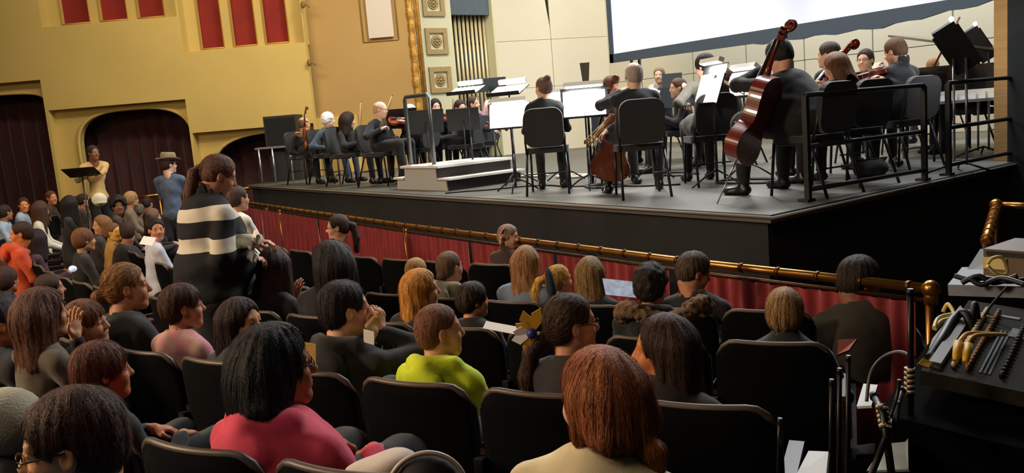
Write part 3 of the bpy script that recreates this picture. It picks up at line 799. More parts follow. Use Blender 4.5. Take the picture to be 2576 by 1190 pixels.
# hanging projection screen
Ys = 11.5; x0 = atY(1540, 60, Ys)[0]; z0 = atY(1545, 136, Ys)[2]; xr = -4.6
root = empty('projection_screen', ((x0+xr)/2, Ys, z0), 0, 'huge glowing projection screen with black border hanging over the orchestra', 'screen')
def sc_(b, nm, m): o = b.build(nm, m, root); o.location = -root.location; return o
em = bpy.data.materials.new('screen_glow'); em.use_nodes = True; nt = em.node_tree; bs = nt.nodes['Principled BSDF']
tc = nt.nodes.new('ShaderNodeTexCoord'); nz = nt.nodes.new('ShaderNodeTexNoise'); nz.inputs['Scale'].default_value = .5; nz.inputs['Detail'].default_value = 1
rp = nt.nodes.new('ShaderNodeValToRGB'); rp.color_ramp.elements[0].color = (.62, .66, .80, 1); rp.color_ramp.elements[1].color = (.93, .97, 1, 1); rp.color_ramp.elements[0].position = .35; rp.color_ramp.elements[1].position = .5
nt.links.new(tc.outputs['Object'], nz.inputs[0]); nt.links.new(nz.outputs[0], rp.inputs[0]); nt.links.new(rp.outputs[0], bs.inputs['Emission Color']); bs.inputs['Emission Strength'].default_value = 1.05; bs.inputs['Base Color'].default_value = (.1, .1, .1, 1)
sc_(MB().box((x0, Ys, z0), (xr, Ys+.02, z0+5.2)), 'picture', em)
fb = mat('screen_border', '3a4652', .8)
sc_(MB().box((x0-.10, Ys-.03, z0-.16), (x0, Ys+.03, z0+5.3)), 'border', fb)
n = 40; V = []; hv = []
for i in range(n+1):
    x = x0-.10+(xr+.1-x0+.1)*i/n; d = -.16-.05*i/n-.035*math.sin(i*.9)**2*(i > 18)+.17*max(0, (i-30)/10)
    hv.append((x, z0+d))
poly = hv+[(xr+.1, z0+.02+.0), (x0-.10, z0)]
sc_(MB().prism([(x, z) for x, z in poly], -.03, .03, Matrix.Translation((0, Ys, 0)) @ Matrix.Rotation(PI/2, 4, 'X')), 'lower_border', fb)
for x in (x0+.35, x0+.55):
    sc_(MB().tube([(x, Ys+.1, .0), (x, Ys+.1, z0+.1)], .03, 8), 'support_pole', mt['metal'])
# stage
SF = [(-15.3, 5.48), (-10.5, 5.28), (-6.4, 5.1), (-3.55, 4.94), (-3.48, 9.1), (-2.3, 9.1), (-2.3, 14.3), (-15.9, 14.3), (-15.9, 9.0)]
st = struct(MB().prism(SF, -.06, 0).build('floor_stage', mt['stage']), 'grey stage floor under the orchestra')
fa = [(-15.26, 5.53), (-10.5, 5.33), (-6.4, 5.15), (-3.62, 5.0), (-3.54, 9.2), (-3.54, 13), (-15.2, 13)]
struct(MB().prism(fa, -1.25, -.065).build('wall_stage_skirt', mt['blackcloth']), 'black cloth skirt below the stage edge')
b = MB(); b.tube([(-15.3, 5.47, -.02), (-10.5, 5.27, -.02), (-6.4, 5.09, -.02), (-3.53, 4.93, -.02), (-3.47, 9.1, -.02)], .012, 5); b.build('edge_strip', mat('edge_strip', '8e8e86', .5), st)
# right-hand proscenium pillar and the dark wall beyond it
pa = atY(2506, 200, 8.9)[0]; pb = atY(2551, 200, 8.9)[0]
struct(MB().box((pa, 8.85, -.0), (pb, 9.2, 7.4)).build('wall_pillar', mat('pillar_ochre', 'a88350', .8, noise=.08, nscale=3, bump=.2, bscale=10, stretch=(1, 1, 8))), 'ochre pillar at the right end of the stage opening')
struct(MB().box((pb, 8.75, -1.25), (7, 9.2, 7.4)).build('wall_right', mat('dark_wing', '1c2023', .9)), 'dark wall to the right of the stage')
struct(MB().box((6.8, -7, -1.2), (7, 9.2, 7.4)).build('wall_side', mat('dark_wing', '1c2023', .9)))
# podium
root = empty('conductor_podium', (-9.28, 6.0, 0), 0, 'two-step conductor podium with silver end panel at the stage edge', 'podium')
pd = mat('podium_dark', '2b2422', .6); pw = mat('podium_silver', 'b9b9b6', .45); pn = mat('podium_nosing', 'e8e6de', .5)
ya, yb2 = -.42, .72
MB().box((-.62, ya, 0), (.62, yb2, .13)).build('lower_step', pd, root); MB().box((-.42, ya, .13), (.42, yb2, .28)).build('upper_step', pd, root)
MB().box((-.70, ya-.02, .13), (-.42, yb2+.02, .155)).build('tread', pn, root); MB().box((.42, ya-.02, .13), (.70, yb2+.02, .155)).build('tread', pn, root)
MB().box((-.47, ya-.03, .28), (.47, yb2+.02, .31)).build('platform_top', pn, root)
MB().prism([(-.62, 0), (.62, 0), (.60, .12), (.40, .12), (.38, .27), (-.38, .27), (-.40, .12), (-.60, .12)], 0, .015, Matrix.Translation((0, ya, 0)) @ Matrix.Rotation(PI/2, 4, 'X')).build('end_panel', pw, root)
root2 = empty('podium_rail', (-9.28, 5.62, .31), 0, 'bent steel guard rail standing on the conductor podium', 'rail')
b = MB(); b.tube([(-.28, 0, 0), (-.29, 0, .85), (-.26, 0, .89), (.26, 0, .89), (.29, 0, .85), (.28, 0, 0)], .026, 10); b.build('rail_tube', mat('rail_steel', '6d7276', .35, metal=.7), root2)
for x in (-.28, .28): MB().box((x-.06, -.05, 0), (x+.06, .05, .012)).build('foot_plate', pn, root2)
# loudspeaker and small table at the left end
p = atZ(720, 463, 0)
pL = atD(716, 330, 15.9); root = empty('loudspeaker', (pL[0], pL[1], pL[2]-.93), RAD(53), 'big black loudspeaker cabinet at the left end of the stage', 'speaker')
MB().box((-.30, -.28, .62), (.30, .28, 1.22)).bevel(.02).build('cabinet', mt['black'], root)
MB().box((-.27, -.30, .66), (.27, -.28, 1.18)).build('grille', mat('grille_cloth', '0c0c0d', .9, bump=.5, bscale=300), root)
MB().box((-.28, -.24, 0), (.28, .24, .62)).bevel(.02).build('subwoofer', mt['black'], root)
a = atD(640, 372, 15.3); c = atD(738, 366, 15.0)
root = empty('side_table', (a[0], a[1], -.0), 0, 'narrow black table with thin metal legs beside the loudspeaker', 'table')
zt_ = .5*(a[2]+c[2]); dx, dy = c[0]-a[0], c[1]-a[1]
b = MB(); b.prism([(0, 0), (dx, dy), (dx-.35*.8, dy+.35*.6), (-.35*.8, .35*.6)], zt_-.03, zt_); b.build('table_top', mat('table_grey', '8a8580', .5), root)
for k in (.1, .45, .9):
    MB().tube([(dx*k, dy*k, zt_-.03), (dx*k, dy*k, 0)], .018, 6).build('leg', mt['chrome'], root)

# audience rail: brass tube with collars over gathered red velvet
RL = [(-14.71, 4.98), (-11.73, 4.72), (-7.75, 4.41), (-5.99, 4.32), (-4.49, 4.25), (-3.6, 4.20), (-2.07, 4.20)]
root = empty('brass_rail', (-7.75, 4.41, -1.2), 0, 'long brass audience rail with dark collars above the red velvet curtain', 'rail')
def rl(b, nm, m): o = b.build(nm, m, root); o.location = (7.75, -4.41, 1.2); return o
def along(s_):
    d = 0
    for (x0_, y0_), (x1_, y1_) in zip(RL, RL[1:]):
        l = math.hypot(x1_-x0_, y1_-y0_)
        if d+l >= s_: k = (s_-d)/l; return x0_+(x1_-x0_)*k, y0_+(y1_-y0_)*k, math.atan2(y1_-y0_, x1_-x0_)
        d += l
    return (*RL[-1], 0)
TL = sum(math.hypot(b_[0]-a_[0], b_[1]-a_[1]) for a_, b_ in zip(RL, RL[1:]))
rl(MB().tube([(x, y, -.22) for x, y in RL], .026, 10), 'rail_tube', mt['brass'])
s_ = .1; first = None
while s_ < TL-.05:
    x, y, a = along(s_); dd = Vector((math.cos(a), math.sin(a), 0))
    if first is None:
        b = MB(); b.tube([(-.012, 0, 0), (.012, 0, 0)], .0315, 10); first = b.mesh('collar')
    o = link('collar', first, root, mt['brassdark']); o.location = (x+7.75, y-4.41, .98); o.rotation_euler = (0, 0, a); s_ += .265
e = RL[-1]
rl(MB().ball((e[0], e[1], -.22), .046, 12).tube([(e[0], e[1], -.22), (e[0], e[1], -.30)], .034, 10), 'elbow', mt['brass'])
s_ = .35
for s_ in (1.95, 2.62, 6.95, TL-.01):
    x, y, a = along(s_); rl(MB().tube([(x, y, -.22), (x, y, -1.2)], .020, 8), 'post', mt['brass'])
# gathered velvet panels hang from a lower wire, one per bay
bays = list(np.arange(.35, TL, 1.32))+[TL-.05]
cu = empty('rail_curtain', (-7.75, 4.41, -1.2), 0, 'gathered red velvet curtain hanging below the long brass rail', 'curtain')
for s0, s1 in zip(bays, bays[1:]):
    n = int((s1-s0)/.013); V = []
    for i in range(n+1):
        s_ = s0+.03+(s1-s0-.06)*i/n; x, y, a = along(s_)
        for j in range(6):
            k = j/5; z = -.30-.86*k
            ph = s_*2*PI/.105+.7*math.sin(s_*5)+.5*k*math.sin(s_*13); off = (.014+.020*k)*math.sin(ph)+.008*math.sin(s_*31+k*3)
            V.append((x+off*math.sin(a)*-1+7.75, y+off*math.cos(a)-4.41, z+1.2))
    Q = [(i*6+j, i*6+j+1, (i+1)*6+j+1, (i+1)*6+j) for i in range(n) for j in range(5)]
    link('velvet_panel', mesh_np('velvet', V, Q), cu, mt['redvelvet'])
o = rl(MB().tube([(x, y, -.285) for x, y in RL], .012, 6), 'curtain_wire', mt['brassdark'])
# pieces of rail at the far left, and the second rail at the right
root = empty('brass_rail', (-18.6, 6.1, -1.2), 0, 'short far piece of brass rail in front of the middle arch drape', 'rail')
a = atD(335, 498, 16.2); c = atD(400, 490, 16.2)
b = MB().tube([Vector(a)+Vector((18.6, -6.1, 1.2)), Vector(c)+Vector((18.6, -6.1, 1.2))], .03, 8); b.build('rail_tube', mt['brass'], root)
for q in (a, c): MB().tube([(q[0]+18.6, q[1]-6.1, q[2]+1.2), (q[0]+18.6, q[1]-6.1, 0)], .02, 6).build('post', mt['brass'], root)
root = empty('brass_rail', (-17.5, 6.1, -1.2), 0, 'far piece of brass rail meeting the left end of the stage', 'rail')
a = atD(575, 477, 16.4); c = atD(640, 472, 16.2)
b = MB().tube([Vector(a)+Vector((17.5, -6.1, 1.2)), Vector(c)+Vector((17.5, -6.1, 1.2))], .03, 8); b.build('rail_tube', mt['brass'], root)
for q in (a, c): MB().tube([(q[0]+17.5, q[1]-6.1, q[2]+1.2), (q[0]+17.5, q[1]-6.1, 0)], .02, 6).build('post', mt['brass'], root)
root = empty('brass_rail', (-3.0, 6.6, -1.2), 0, 'brass rail with ringed grips running towards the dark wall on the right', 'rail')
A = Vector(atD(2506, 516, 6.9)); B_ = Vector(atD(2480, 612, 5.3)); Cc = Vector(atD(2640, 520, 6.7)); o_ = Vector((3.0, -6.6, 1.2))
b = MB().tube([B_+o_, A+o_], .030, 10); b.build('rail_tube', mt['brass'], root); b = MB().tube([A+o_, Cc+o_], .030, 10); b.build('rail_tube', mt['brass'], root)
b = MB().ball(A+o_, .055, 12); b.build('corner_knob', mt['brass'], root)
for k in np.linspace(.08, .92, 7):
    q = B_.lerp(A, k)+o_; d = (A-B_).normalized()*.018; MB().tube([q-d, q+d], .040, 10).build('grip_ring', mt['brass'], root)
for q in (A, B_, Cc): MB().tube([q+o_, (q.x+3.0, q.y-6.6, 0)], .022, 8).build('post', mt['brassdark'], root)

# black steel guard rail along the right side of the stage
def guard(pts_, label, gaps=()):
    x0_, y0_ = pts_[0]; root = empty('guard_rail', (x0_, y0_, 0), 0, label, 'rail'); m = mat('guard_black', '24282c', .4, metal=.4)
    loc = [(x-x0_, y-y0_) for x, y in pts_]
    for x, y in loc: MB().box((x-.02, y-.02, 0), (x+.02, y+.02, .80)).build('post', m, root)
    a, b_ = loc[0], loc[-1]
    for nm, z in (('top_bar', .81), ('middle_bar', .42), ('bottom_bar', .09)):
        MB().tube([(a[0], a[1], z), (b_[0], b_[1], z)], .019, 8).build(nm, m, root)
    for x, y in loc: MB().box((x-.06, y-.05, 0), (x+.03, y+.05, .02)).build('foot_plate', m, root)
    return root
guard([(-3.72, 5.66), (-3.56, 7.14)], 'near section of black steel guard rail beside the cellist at the stage side')
guard([(-3.55, 7.55), (-3.53, 9.0)], 'far section of black steel guard rail running to the ochre pillar')
# ------------------------------------------------------------------ theatre seats in curved rows
def make_seat():
    root = empty('theatre_seat')
    nu, nv = 15, 9; W = .255; V = []; Q = []
    def prof(u, v, side):
        x = W*u; zt = .86-.085*max(0, (abs(u)-.62)/.38)**2.2; z = .36+(zt-.36)*v
        y = -.02-.055*v+.055*abs(u)**2*(.5+.5*v)
        th = (.055-.020*v)*(1-.45*abs(u)**4)
        return (x, y+side*th*.5, z)
    for side in (1, -1):
        for i in range(nu):
            for j in range(nv): V.append(prof(-1+2*i/(nu-1), j/(nv-1), side))
    n = nu*nv
    for i in range(nu-1):
        for j in range(nv-1):
            a = i*nv+j; Q.append((a, a+1, a+nv+1, a+nv)); Q.append((n+a, n+a+nv, n+a+nv+1, n+a+1))
    for i in range(nu-1): a = i*nv+nv-1; Q.append((a, n+a, n+a+nv, a+nv)); a = i*nv; Q.append((a, a+nv, n+a+nv, n+a))
    for j in range(nv-1): a = j; Q.append((a, n+a, n+a+1, a+1)); a = (nu-1)*nv+j; Q.append((a, a+1, n+a+1, n+a))
    link('backrest', mesh_np('backrest', V, Q), root, mt['seatblack'])
    pts = [tuple(np.array(prof(u, 1, 0))+np.array([0, -.006, .004])) for u in np.linspace(-.97, .97, 17)]
    MB().tube(pts, [.004]+[.0125]*15+[.004], 6).build('top_edge', mt['seatrim'], root)  # wood rim; the highlight along the seat top is put into its lighter tone
    b = MB(); b.box((-.23, .02, .38), (.23, .44, .46)).bevel(.03, 2); b.build('seat', mat('seat_cushion', '4a1218', .85, sheen=.3), root)
    for sx in (-1, 1):
        b = MB(); b.prism([(-.02, 0), (.30, 0), (.26, .1), (.30, .55), (-.06, .60), (-.05, .2)], -.014, .014, Matrix.Translation((sx*.262, 0, 0)) @ Matrix.Rotation(PI/2, 4, 'Z') @ Matrix.Rotation(PI/2, 4, 'X'))
        sd = b.build('side_frame', mt['black'], root)
        MB().box((sx*.262-.025, -.02, .60), (sx*.262+.025, .30, .625)).bevel(.01).build('armrest', mat('armrest_wood', '2c1c14', .4), sd)
    return root
seat0 = make_seat(); first_seat = [True]
def polar(R, th): return ROWC[0]+R*math.sin(th), ROWC[1]-R*math.cos(th)
RN = {16.75: 'rearmost curved row', 15.85: 'fourth curved row from the brass rail', 14.7: 'third curved row from the brass rail', 13.7: 'second curved row from the brass rail', 12.56: 'front curved row by the brass rail'}
SEATS = {}
def seat_row(R, ph, lo, hi, gap=None):
    st_ = math.degrees(.53/R); k0 = math.ceil((lo-ph)/st_); k1 = math.floor((hi-ph)/st_)
    for k in range(k0, k1):
        th = ph+(k+.5)*st_
        if gap and gap[0] < th < gap[1]: continue
        x, y = polar(R, RAD(th))
        o = seat0 if first_seat[0] else copy_tree(seat0); first_seat[0] = False
        o.location = (x, y, floor_z(x, y)-.01); o.rotation_euler = (0, 0, RAD(th))
        SEATS.setdefault(R, []).append(o)
seat_row(16.75, 25.28, 8, 29.4); seat_row(15.85, 25.7, -8, 29.9, (9.3, 12.4)); seat_row(14.7, 27.9, -22, 30.1, (9.0, 12.4))
seat_row(13.7, 27.2, -24, 31.6, (8.6, 12.2)); seat_row(12.56, 16.35, -22, 19.2, (5.6, 8.6))

ORD = 'rightmost,second,third,fourth,fifth,sixth,seventh,eighth,ninth,tenth,eleventh,twelfth,thirteenth,fourteenth,fifteenth,sixteenth,seventeenth,eighteenth,nineteenth,twentieth,21st,22nd,23rd,24th,25th,26th,27th,28th,29th,30th'.split(',')
for R, L in SEATS.items():
    for k, o in enumerate(L[::-1]): tag(o, ('black theatre seat, '+ORD[k]+(' from the right end' if k else '')+', '+RN[R]), 'seat', 'seats of the '+RN[R])
# ------------------------------------------------------------------ orchestra furniture
def rounded(w, hgt, r, n=6):
    pts = []
    for cx, cy, a0 in ((w-r, hgt-r, 0), (-w+r, hgt-r, 90), (-w+r, r, 180), (w-r, r, 270)):
        for i in range(n): a = RAD(a0+90*i/(n-1)); pts.append((cx+r*math.cos(a), cy+r*math.sin(a)))
    return pts
def make_chair():
    root = empty('orchestra_chair'); m = mat('chair_tube', '2e3236', .35, metal=.7); pad = mat('chair_fabric', '22262c', .85, noise=.12, nscale=6, sheen=.3, bump=.1, bscale=150)
    MB().prism(rounded(.225, .44, .09), .43, .49, Matrix.Translation((0, -.20, 0))).bevel(.018, 2).build('seat', pad, root)
    MB().prism(rounded(.205, .40, .10), -.022, .028, Matrix.Translation((0, -.235, .50)) @ Matrix.Rotation(RAD(98), 4, 'X')).bevel(.018, 2).build('backrest', pad, root)
    for sx in (-1, 1):
        MB().tube([(sx*.20, .20, .44), (sx*.21, .24, 0)], .0125, 8).build('leg', m, root)
        MB().tube([(sx*.20, -.17, .45), (sx*.22, -.33, 0)], .0125, 8).build('leg', m, root)
        MB().tube([(sx*.20, .15, .425), (sx*.205, -.18, .43), (sx*.205, -.235, .56), (sx*.19, -.27, .75)], .011, 8).build('side_frame', m, root)
    MB().tube([(-.205, -.22, .22), (.205, -.22, .22)], .008, 6).build('stretcher', m, root)
    return root
chair0 = make_chair(); fc = [True]
def chair(x, y, az, label, z=0, group='orchestra chairs'):
    label = ' '.join(label.split()[:16])
    o = chair0 if fc[0] else copy_tree(chair0); fc[0] = False
    o.location = (x, y, z); o.rotation_euler = (0, 0, RAD(az-90)); tag(o, label, 'chair', group); return o

LAMPM = mat('stand_lamp_glow', 'ffffff', .5, emit='fffdf4', estr=9)
def stand(c, az, label, tilt=62, w=.5, hh=.34, lamp=True, sheets=2, power=5, base=0, lampside=1, sheetlabel=None, deskm=None):
    """c: world centre of the desk; az: direction its face points to"""
    c = Vector(c); root = empty('music_stand', (c.x, c.y, base), RAD(az-90), label, 'music stand')
    H = c.z-base; T = Matrix.Translation((0, 0, H)) @ Matrix.Rotation(RAD(180-tilt), 4, 'X')
    # desk plane: local x width, local y runs up the slope, face normal +z of T
    T = Matrix.Translation((0, 0, H)) @ Matrix(((-1, 0, 0, 0), (0, -math.cos(RAD(tilt)), math.sin(RAD(tilt)), 0), (0, math.sin(RAD(tilt)), math.cos(RAD(tilt)), 0), (0, 0, 0, 1)))
    dm = deskm or mat('stand_desk', '1d1f21', .45, metal=.2)
    MB().box((-w/2, -hh/2, -.006), (w/2, hh/2, 0), T).build('desk', dm, root)
    MB().box((-w/2, -hh/2, 0), (w/2, -hh/2+.004, .045), T).build('ledge', dm, root)
    pm_ = mt['chrome'] if lamp != 'none' and az % 7 == 0 else mat('stand_pole', '3a3c3e', .35, metal=.7)
    MB().tube([(0, -.02, H-.03), (0, -.02, .06)], .011, 8).tube([(0, -.02, H*.5), (0, -.02, .05)], .015, 8).build('pole', pm_, root)
    for k in range(3):
        a = PI/2+k*2*PI/3; MB().tube([(0, -.02, .16), (.13*math.cos(a), -.02+.13*math.sin(a), .10), (.27*math.cos(a), -.02+.27*math.sin(a), .01)], .009, 6).build('leg', pm_, root)
    if sheets:
        S_ = MB()
        for k in range(sheets):
            xx = (k-(sheets-1)/2)*.225; S_.box((xx-.11, -hh/2+.006, .003), (xx+.11, -hh/2+.30, .007), T)
            o = S_.build('sheet_music', mt['white']); S_ = MB(); o.location = root.location; o.rotation_euler = root.rotation_euler
            tag(o, ('left', 'right')[k]+' white page on the '+label if sheets > 1 else 'white page on the '+label, 'sheet music', 'pages on the '+label if sheets > 1 else None)
    if lamp:
        lm = MB().box((-w*.42, hh/2-.01, .03), (w*.42, hh/2+.035, .085), T).bevel(.008).build('lamp_shade', mat('lamp_shade_white', 'e4e4e0', .4) if lamp == 'white' else dm, root)
        MB().box((-w*.38, hh/2-.016, .035), (w*.38, hh/2-.011, .08), T).build('lamp_tube', LAMPM, lm)
        l = bpy.data.lights.new('stand_lamp', 'AREA'); l.shape = 'RECTANGLE'; l.size = w*.7; l.size_y = .03; l.energy = power; l.color = (1, .98, .92)
        lo = bpy.data.objects.new('stand_lamp', l); COL.objects.link(lo); lo.parent = root
        lo.matrix_local = T @ Matrix.Translation((0, hh/2-.03, .085)) @ Matrix.Rotation(RAD(-62), 4, 'X')
    return root

# ------------------------------------------------------------------ string instruments (long axis +y, top plate +z)
def outline(L, lb, wb_, ub, n=40):
    pts = []
    for i in range(n+1):
        t = i/n
        if t < .42: w_ = lb*math.sin(PI*(.5*min(1, (t+.0)/.20)) if t < .20 else PI*.5) if t < .20 else wb_+(lb-wb_)*(.5+.5*math.cos(PI*(t-.20)/.27))
        else: w_ = wb_+(ub-wb_)*(.5-.5*math.cos(PI*(t-.47)/.29)) if .47 < t < .76 else (wb_ if t <= .47 else ub*math.cos(PI/2*((t-.76)/.24)**1.6)+.02*ub)
        if t < .20: w_ = lb*math.sqrt(max(0, 1-((.20-t)/.20)**2.4))
        pts.append((w_, t*L))
    return pts
def instrument(name, L, label, cat, P0_, P1_, nrm, colr='7a3418', endpin=0, bow=None):
    """P0_ lower end of the body, P1_ a point towards the scroll, nrm: where the top plate faces"""
    lb, wb_, ub, rib, neck = L*.29, L*.16, L*.235, L*(.09 if L < .5 else .155), L*(.58 if L < .5 else .47)
    root = empty(name); tag(root, label, cat)
    if L > .5: L = (Vector(P1_)-Vector(P0_)).length/1.64; neck = L*.47; lb, wb_, ub, rib = L*.29, L*.16, L*.235, L*.155
    P0_ = Vector(P0_); y = (Vector(P1_)-P0_).normalized(); n_ = Vector(nrm); z = (n_-y*n_.dot(y)).normalized(); x = y.cross(z)
    Mx = Matrix((x, y, z)).transposed().to_4x4(); Mx.translation = P0_; root.matrix_world = Mx
    wd = mat('varnish_'+colr, colr, .28, noise=.25, nscale=6/L, coat=.5, stretch=(3, .6, 1)); dk = mat('ebony', '14100e', .3)
    hp = outline(L, lb, wb_, ub); poly = hp+[(-a, b) for a, b in hp[::-1]]
    poly = [p for i, p in enumerate(poly) if i == 0 or (abs(p[0]-poly[i-1][0])+abs(p[1]-poly[i-1][1])) > 1e-4]
    MB().prism(poly, -rib, 0).bevel(rib*.10, 2).build('body', wd, root)
    b = MB(); b.ball((0, L*.5, -.0), 1, 16, (wb_*.85, L*.40, L*.035)); b.build('arched_top', wd, root)
    MB().box((-L*.035, L*.60, L*.05), (L*.035, L+neck*.82, L*.075)).build('fingerboard', dk, root)
    MB().tube([(0, L*.97, L*.0), (0, L+neck*.2, L*.02), (0, L+neck*.86, L*.045)], [L*.05, L*.033, L*.030], 8).build('neck', wd, root)
    b = MB(); b.box((-L*.032, L+neck*.82, -L*.01), (L*.032, L+neck*1.12, L*.06)); sc_m = b.build('pegbox', wd, root)
    b = MB(); zc = -L*.01; yc = L+neck*1.22
    b.tube([(0, yc+L*.065*(1-k/26)*math.cos(k*.5+2.6), zc+L*.065*(1-k/26)*math.sin(k*.5+2.6)) for k in range(22)], L*.026, 8)
    b.tube([(-L*.05, yc, zc), (L*.05, yc, zc)], L*.018, 8); b.build('scroll', wd, root)
    for i in range(4):
        sx = 1 if i % 2 else -1; yy = L+neck*(.88+.06*i)
        MB().tube([(0, yy, L*.02), (sx*L*.10, yy, L*.02)], [L*.010, L*.014], 6).build('peg', dk, sc_m)
    MB().box((-L*.06, L*.40, 0), (L*.06, L*.412, L*.10)).build('bridge', mat('maple', 'c9a060', .5), root)
    MB().prism([(-L*.03, L*.08), (L*.03, L*.08), (L*.045, L*.34), (-L*.045, L*.34)], L*.05, L*.07).build('tailpiece', dk, root)
    b = MB()
    for i in range(4): xx = (i-1.5)*L*.022; b.tube([(xx, L*.33, L*.068), (xx*1.1, L*.406, L*.10), (xx*.6, L+neck*.84, L*.082)], max(.0008, L*.0016), 4)
    b.build('strings', mt['chrome'], root)
    for sx in (-1, 1):
        b = MB(); b.tube([(sx*(wb_*.62+wb_*.12*math.sin(k)), L*(.34+.045*k), L*.004+L*.028*(1-.35)) for k in np.linspace(-.2, 3.3, 9)], L*.007, 5); b.build('sound_hole', dk, root)
    if endpin: MB().tube([(0, .01, -rib/2), (0, -endpin, -rib/2)], .006, 6).build('endpin', mt['chrome'], root)
    return root
def bow(A, B, label, r=1.0):
    A = Vector(A); B = Vector(B); root = empty('bow', A); tag(root, label, 'bow'); d = B-A; n = d.cross(Vector((0, 0, 1))).normalized().cross(d).normalized()*.022
    MB().tube([(0, 0, 0), d*.3-n*.15, d*.7-n*.15, d], [.0055*r, .005*r, .0042*r, .003*r], 6).build('stick', mat('bow_wood', 'b8823a', .4), root)
    MB().tube([d*.04+n, d*.985+n], .0028*r, 4).build('bow_hair', mat('horsehair', 'e6dcc0', .6), root)
    MB().tube([d*.02, d*.06+n*.5, d*.055+n], .008*r, 6).build('frog', mat('ebony', '14100e', .3), root)
    MB().tube([d, d*.985+n], .004*r, 5).build('tip', mat('ebony', '14100e', .3), root)
    return root

# ------------------------------------------------------------------ people helpers
def rayaz(px, py=500): d = ray(px, py); return math.degrees(math.atan2(d[1], d[0]))
def seated(label, px, py, hp, row, phi, hair='short', hc='2a1c14', tc='1a1a1c', sc='cf9a78', group=None, size=None, bodyoff=0, dr=.24, **k):
    """someone in the curved audience rows, head centred on the ray through (px, py)"""
    d = ray(px, py); a = d[:2].dot(d[:2]); e = C_[:2]-ROWC; b_ = 2*d[:2].dot(e); c = e.dot(e)-(row-dr)**2
    D_ = k.pop('D', None)
    disc = b_*b_-4*a*c; q = (-b_-math.sqrt(max(disc, 0)))/(2*a)
    if k.pop('far', False): q = (-b_+math.sqrt(max(disc, 0)))/(2*a)
    P = C_+d*q
    if D_: size = size or .96; P = atD(px, py, size*.245*FOC/hp if D_ is True else D_)
    t = (P-C_).dot(h_)
    s = size or max(.80, min(1.12, hp*t/(FOC*.245)))
    th = math.degrees(math.atan2(P[0]-ROWC[0], ROWC[1]-P[1])); fz = floor_z(*polar(row, RAD(th))) if not D_ else floor_z(P[0], P[1])
    DBG.append((label[:34], round(t, 2), round(s, 2), round(P[2]-fz, 2)))
    return person(label, group, P, fz, 90+th+bodyoff, rayaz(px)-phi, s=s, hair=hair, hairc=hc, topc=tc, skinc=sc, **k)
DBG = []
# ------------------------------------------------------------------ audience
A_, B4, C3, D2, F1 = ROWS
gC = 'children in the audience'
def plaid():
    m = bpy.data.materials.new('pink_plaid'); m.use_nodes = True; nt = m.node_tree; c = nt.nodes.new('ShaderNodeTexChecker'); tc = nt.nodes.new('ShaderNodeTexCoord'); c.inputs['Scale'].default_value = 14
    c.inputs[1].default_value = (*lin('cf8a90'), 1); c.inputs[2].default_value = (*lin('c9a090'), 1); nt.links.new(tc.outputs['Object'], c.inputs[0]); nt.links.new(c.outputs[0], nt.nodes['Principled BSDF'].inputs['Base Color']); nt.nodes['Principled BSDF'].inputs['Roughness'].default_value = .85; return m
# rearmost visible row, nearest the camera
r = seated('boy with tousled dark brown hair, thin glasses and blue jacket, nearest bottom left', 178, 1120, 290, A_, -80, 'short', '3a241a', '1f6aa8', 'd9a070', pitch=-4, gl=True, size=1.0, hood=True, topname='jacket', ho=dict(cut=-.01), eye=True, D=1.75)
r = seated('girl with loose black hair, glasses and bright pink hoodie, hands in her lap', 700, 925, 190, A_, 82, 'wavy', '0c0a0b', 'd8415c', 'a86a50', gl=True, size=1.06, hood=True, topname='hoodie', eye=True, fat=1.42, ho=dict(len=.02), pitch=2)
r = seated('person with smooth auburn bob tied low, cream shirt, back of head to the view', 1505, 1005, 235, A_, -42, 'bob', '7a4526', 'cfc29a', 'd9a585', size=1.06, topname='shirt', ho=dict(len=-.03, tuft=1), eye=True)
r = seated('small person in a pale knitted hat cut off by the left edge', 8, 1085, 130, A_, -100, 'short', '1a1410', '3a3632', 'caa07c', size=.95, D=2.6)
# fourth row
r = seated('boy with dark hair and face cut off by the left edge, black shirt', 2, 815, 125, A_-.5, 85, 'short', '1c1411', '17171a', 'b5764e', eye=True, D=True)
r = seated('girl with long tangled brown hair and beige top beside the child touching their temple', 112, 790, 130, A_-.5, 75, 'wavy', '4a2c1c', '5c5040', 'b5825c', ho=dict(len=.16), D=True)
r = seated('child in dark jumper with white cuff pressing a hand to the temple', 222, 812, 120, B4, 118, 'fringe', '5a3a24', '14151c', 'dba37a', eye=True, topname='jumper', roll=8, D=True,
           armL=dict(px=(190, 852, -.14), pole=(-.4, .3, -.9), dirw='up', curl=.15, pn=(.9, .2, .1)))
r = seated('boy with reddish brown hair and black shirt, blurred profile, in front of the tousled boy', 262, 935, 132, A_, 84, 'bowl', '4c2516', '15151a', 'bf7a50', eye=True, size=.88)
r = seated('woman with golden brown hair in a low bun and black sweater, profile to the stage', 322, 722, 112, B4, 92, 'bun', '6e4a24', '0e0f10', 'c08660', ho=dict(bun=(0, -.135, -.03)), eye=True, fat=1.25, topname='sweater', size=1.06)
r = seated('girl in a pink checked collar shirt with short brown hair and braid', 462, 772, 118, B4, 86, 'fringe', '3a2418', 'c77f86', 'c98a68', eye=True, topname='shirt', topmat=plaid())
r = seated('girl with dark hair turned towards the camera behind the pink hoodie, grey jumper', 610, 812, 128, B4, 128, 'long', '261814', '2e2e32', 'd59868', eye=True, topname='jumper', ho=dict(len=.16))
r = seated('child with brown hair in a dusty rose shirt, one hand raised', 684, 738, 112, C3, 45, 'short', '3c2417', 'b56a62', 'd09070', topname='shirt', fat=1.1,
           armR=dict(px=(748, 765, None), pole=(.6, -.2, -.8), dirw='up', curl=.35, pn=(0, 1, 0)))
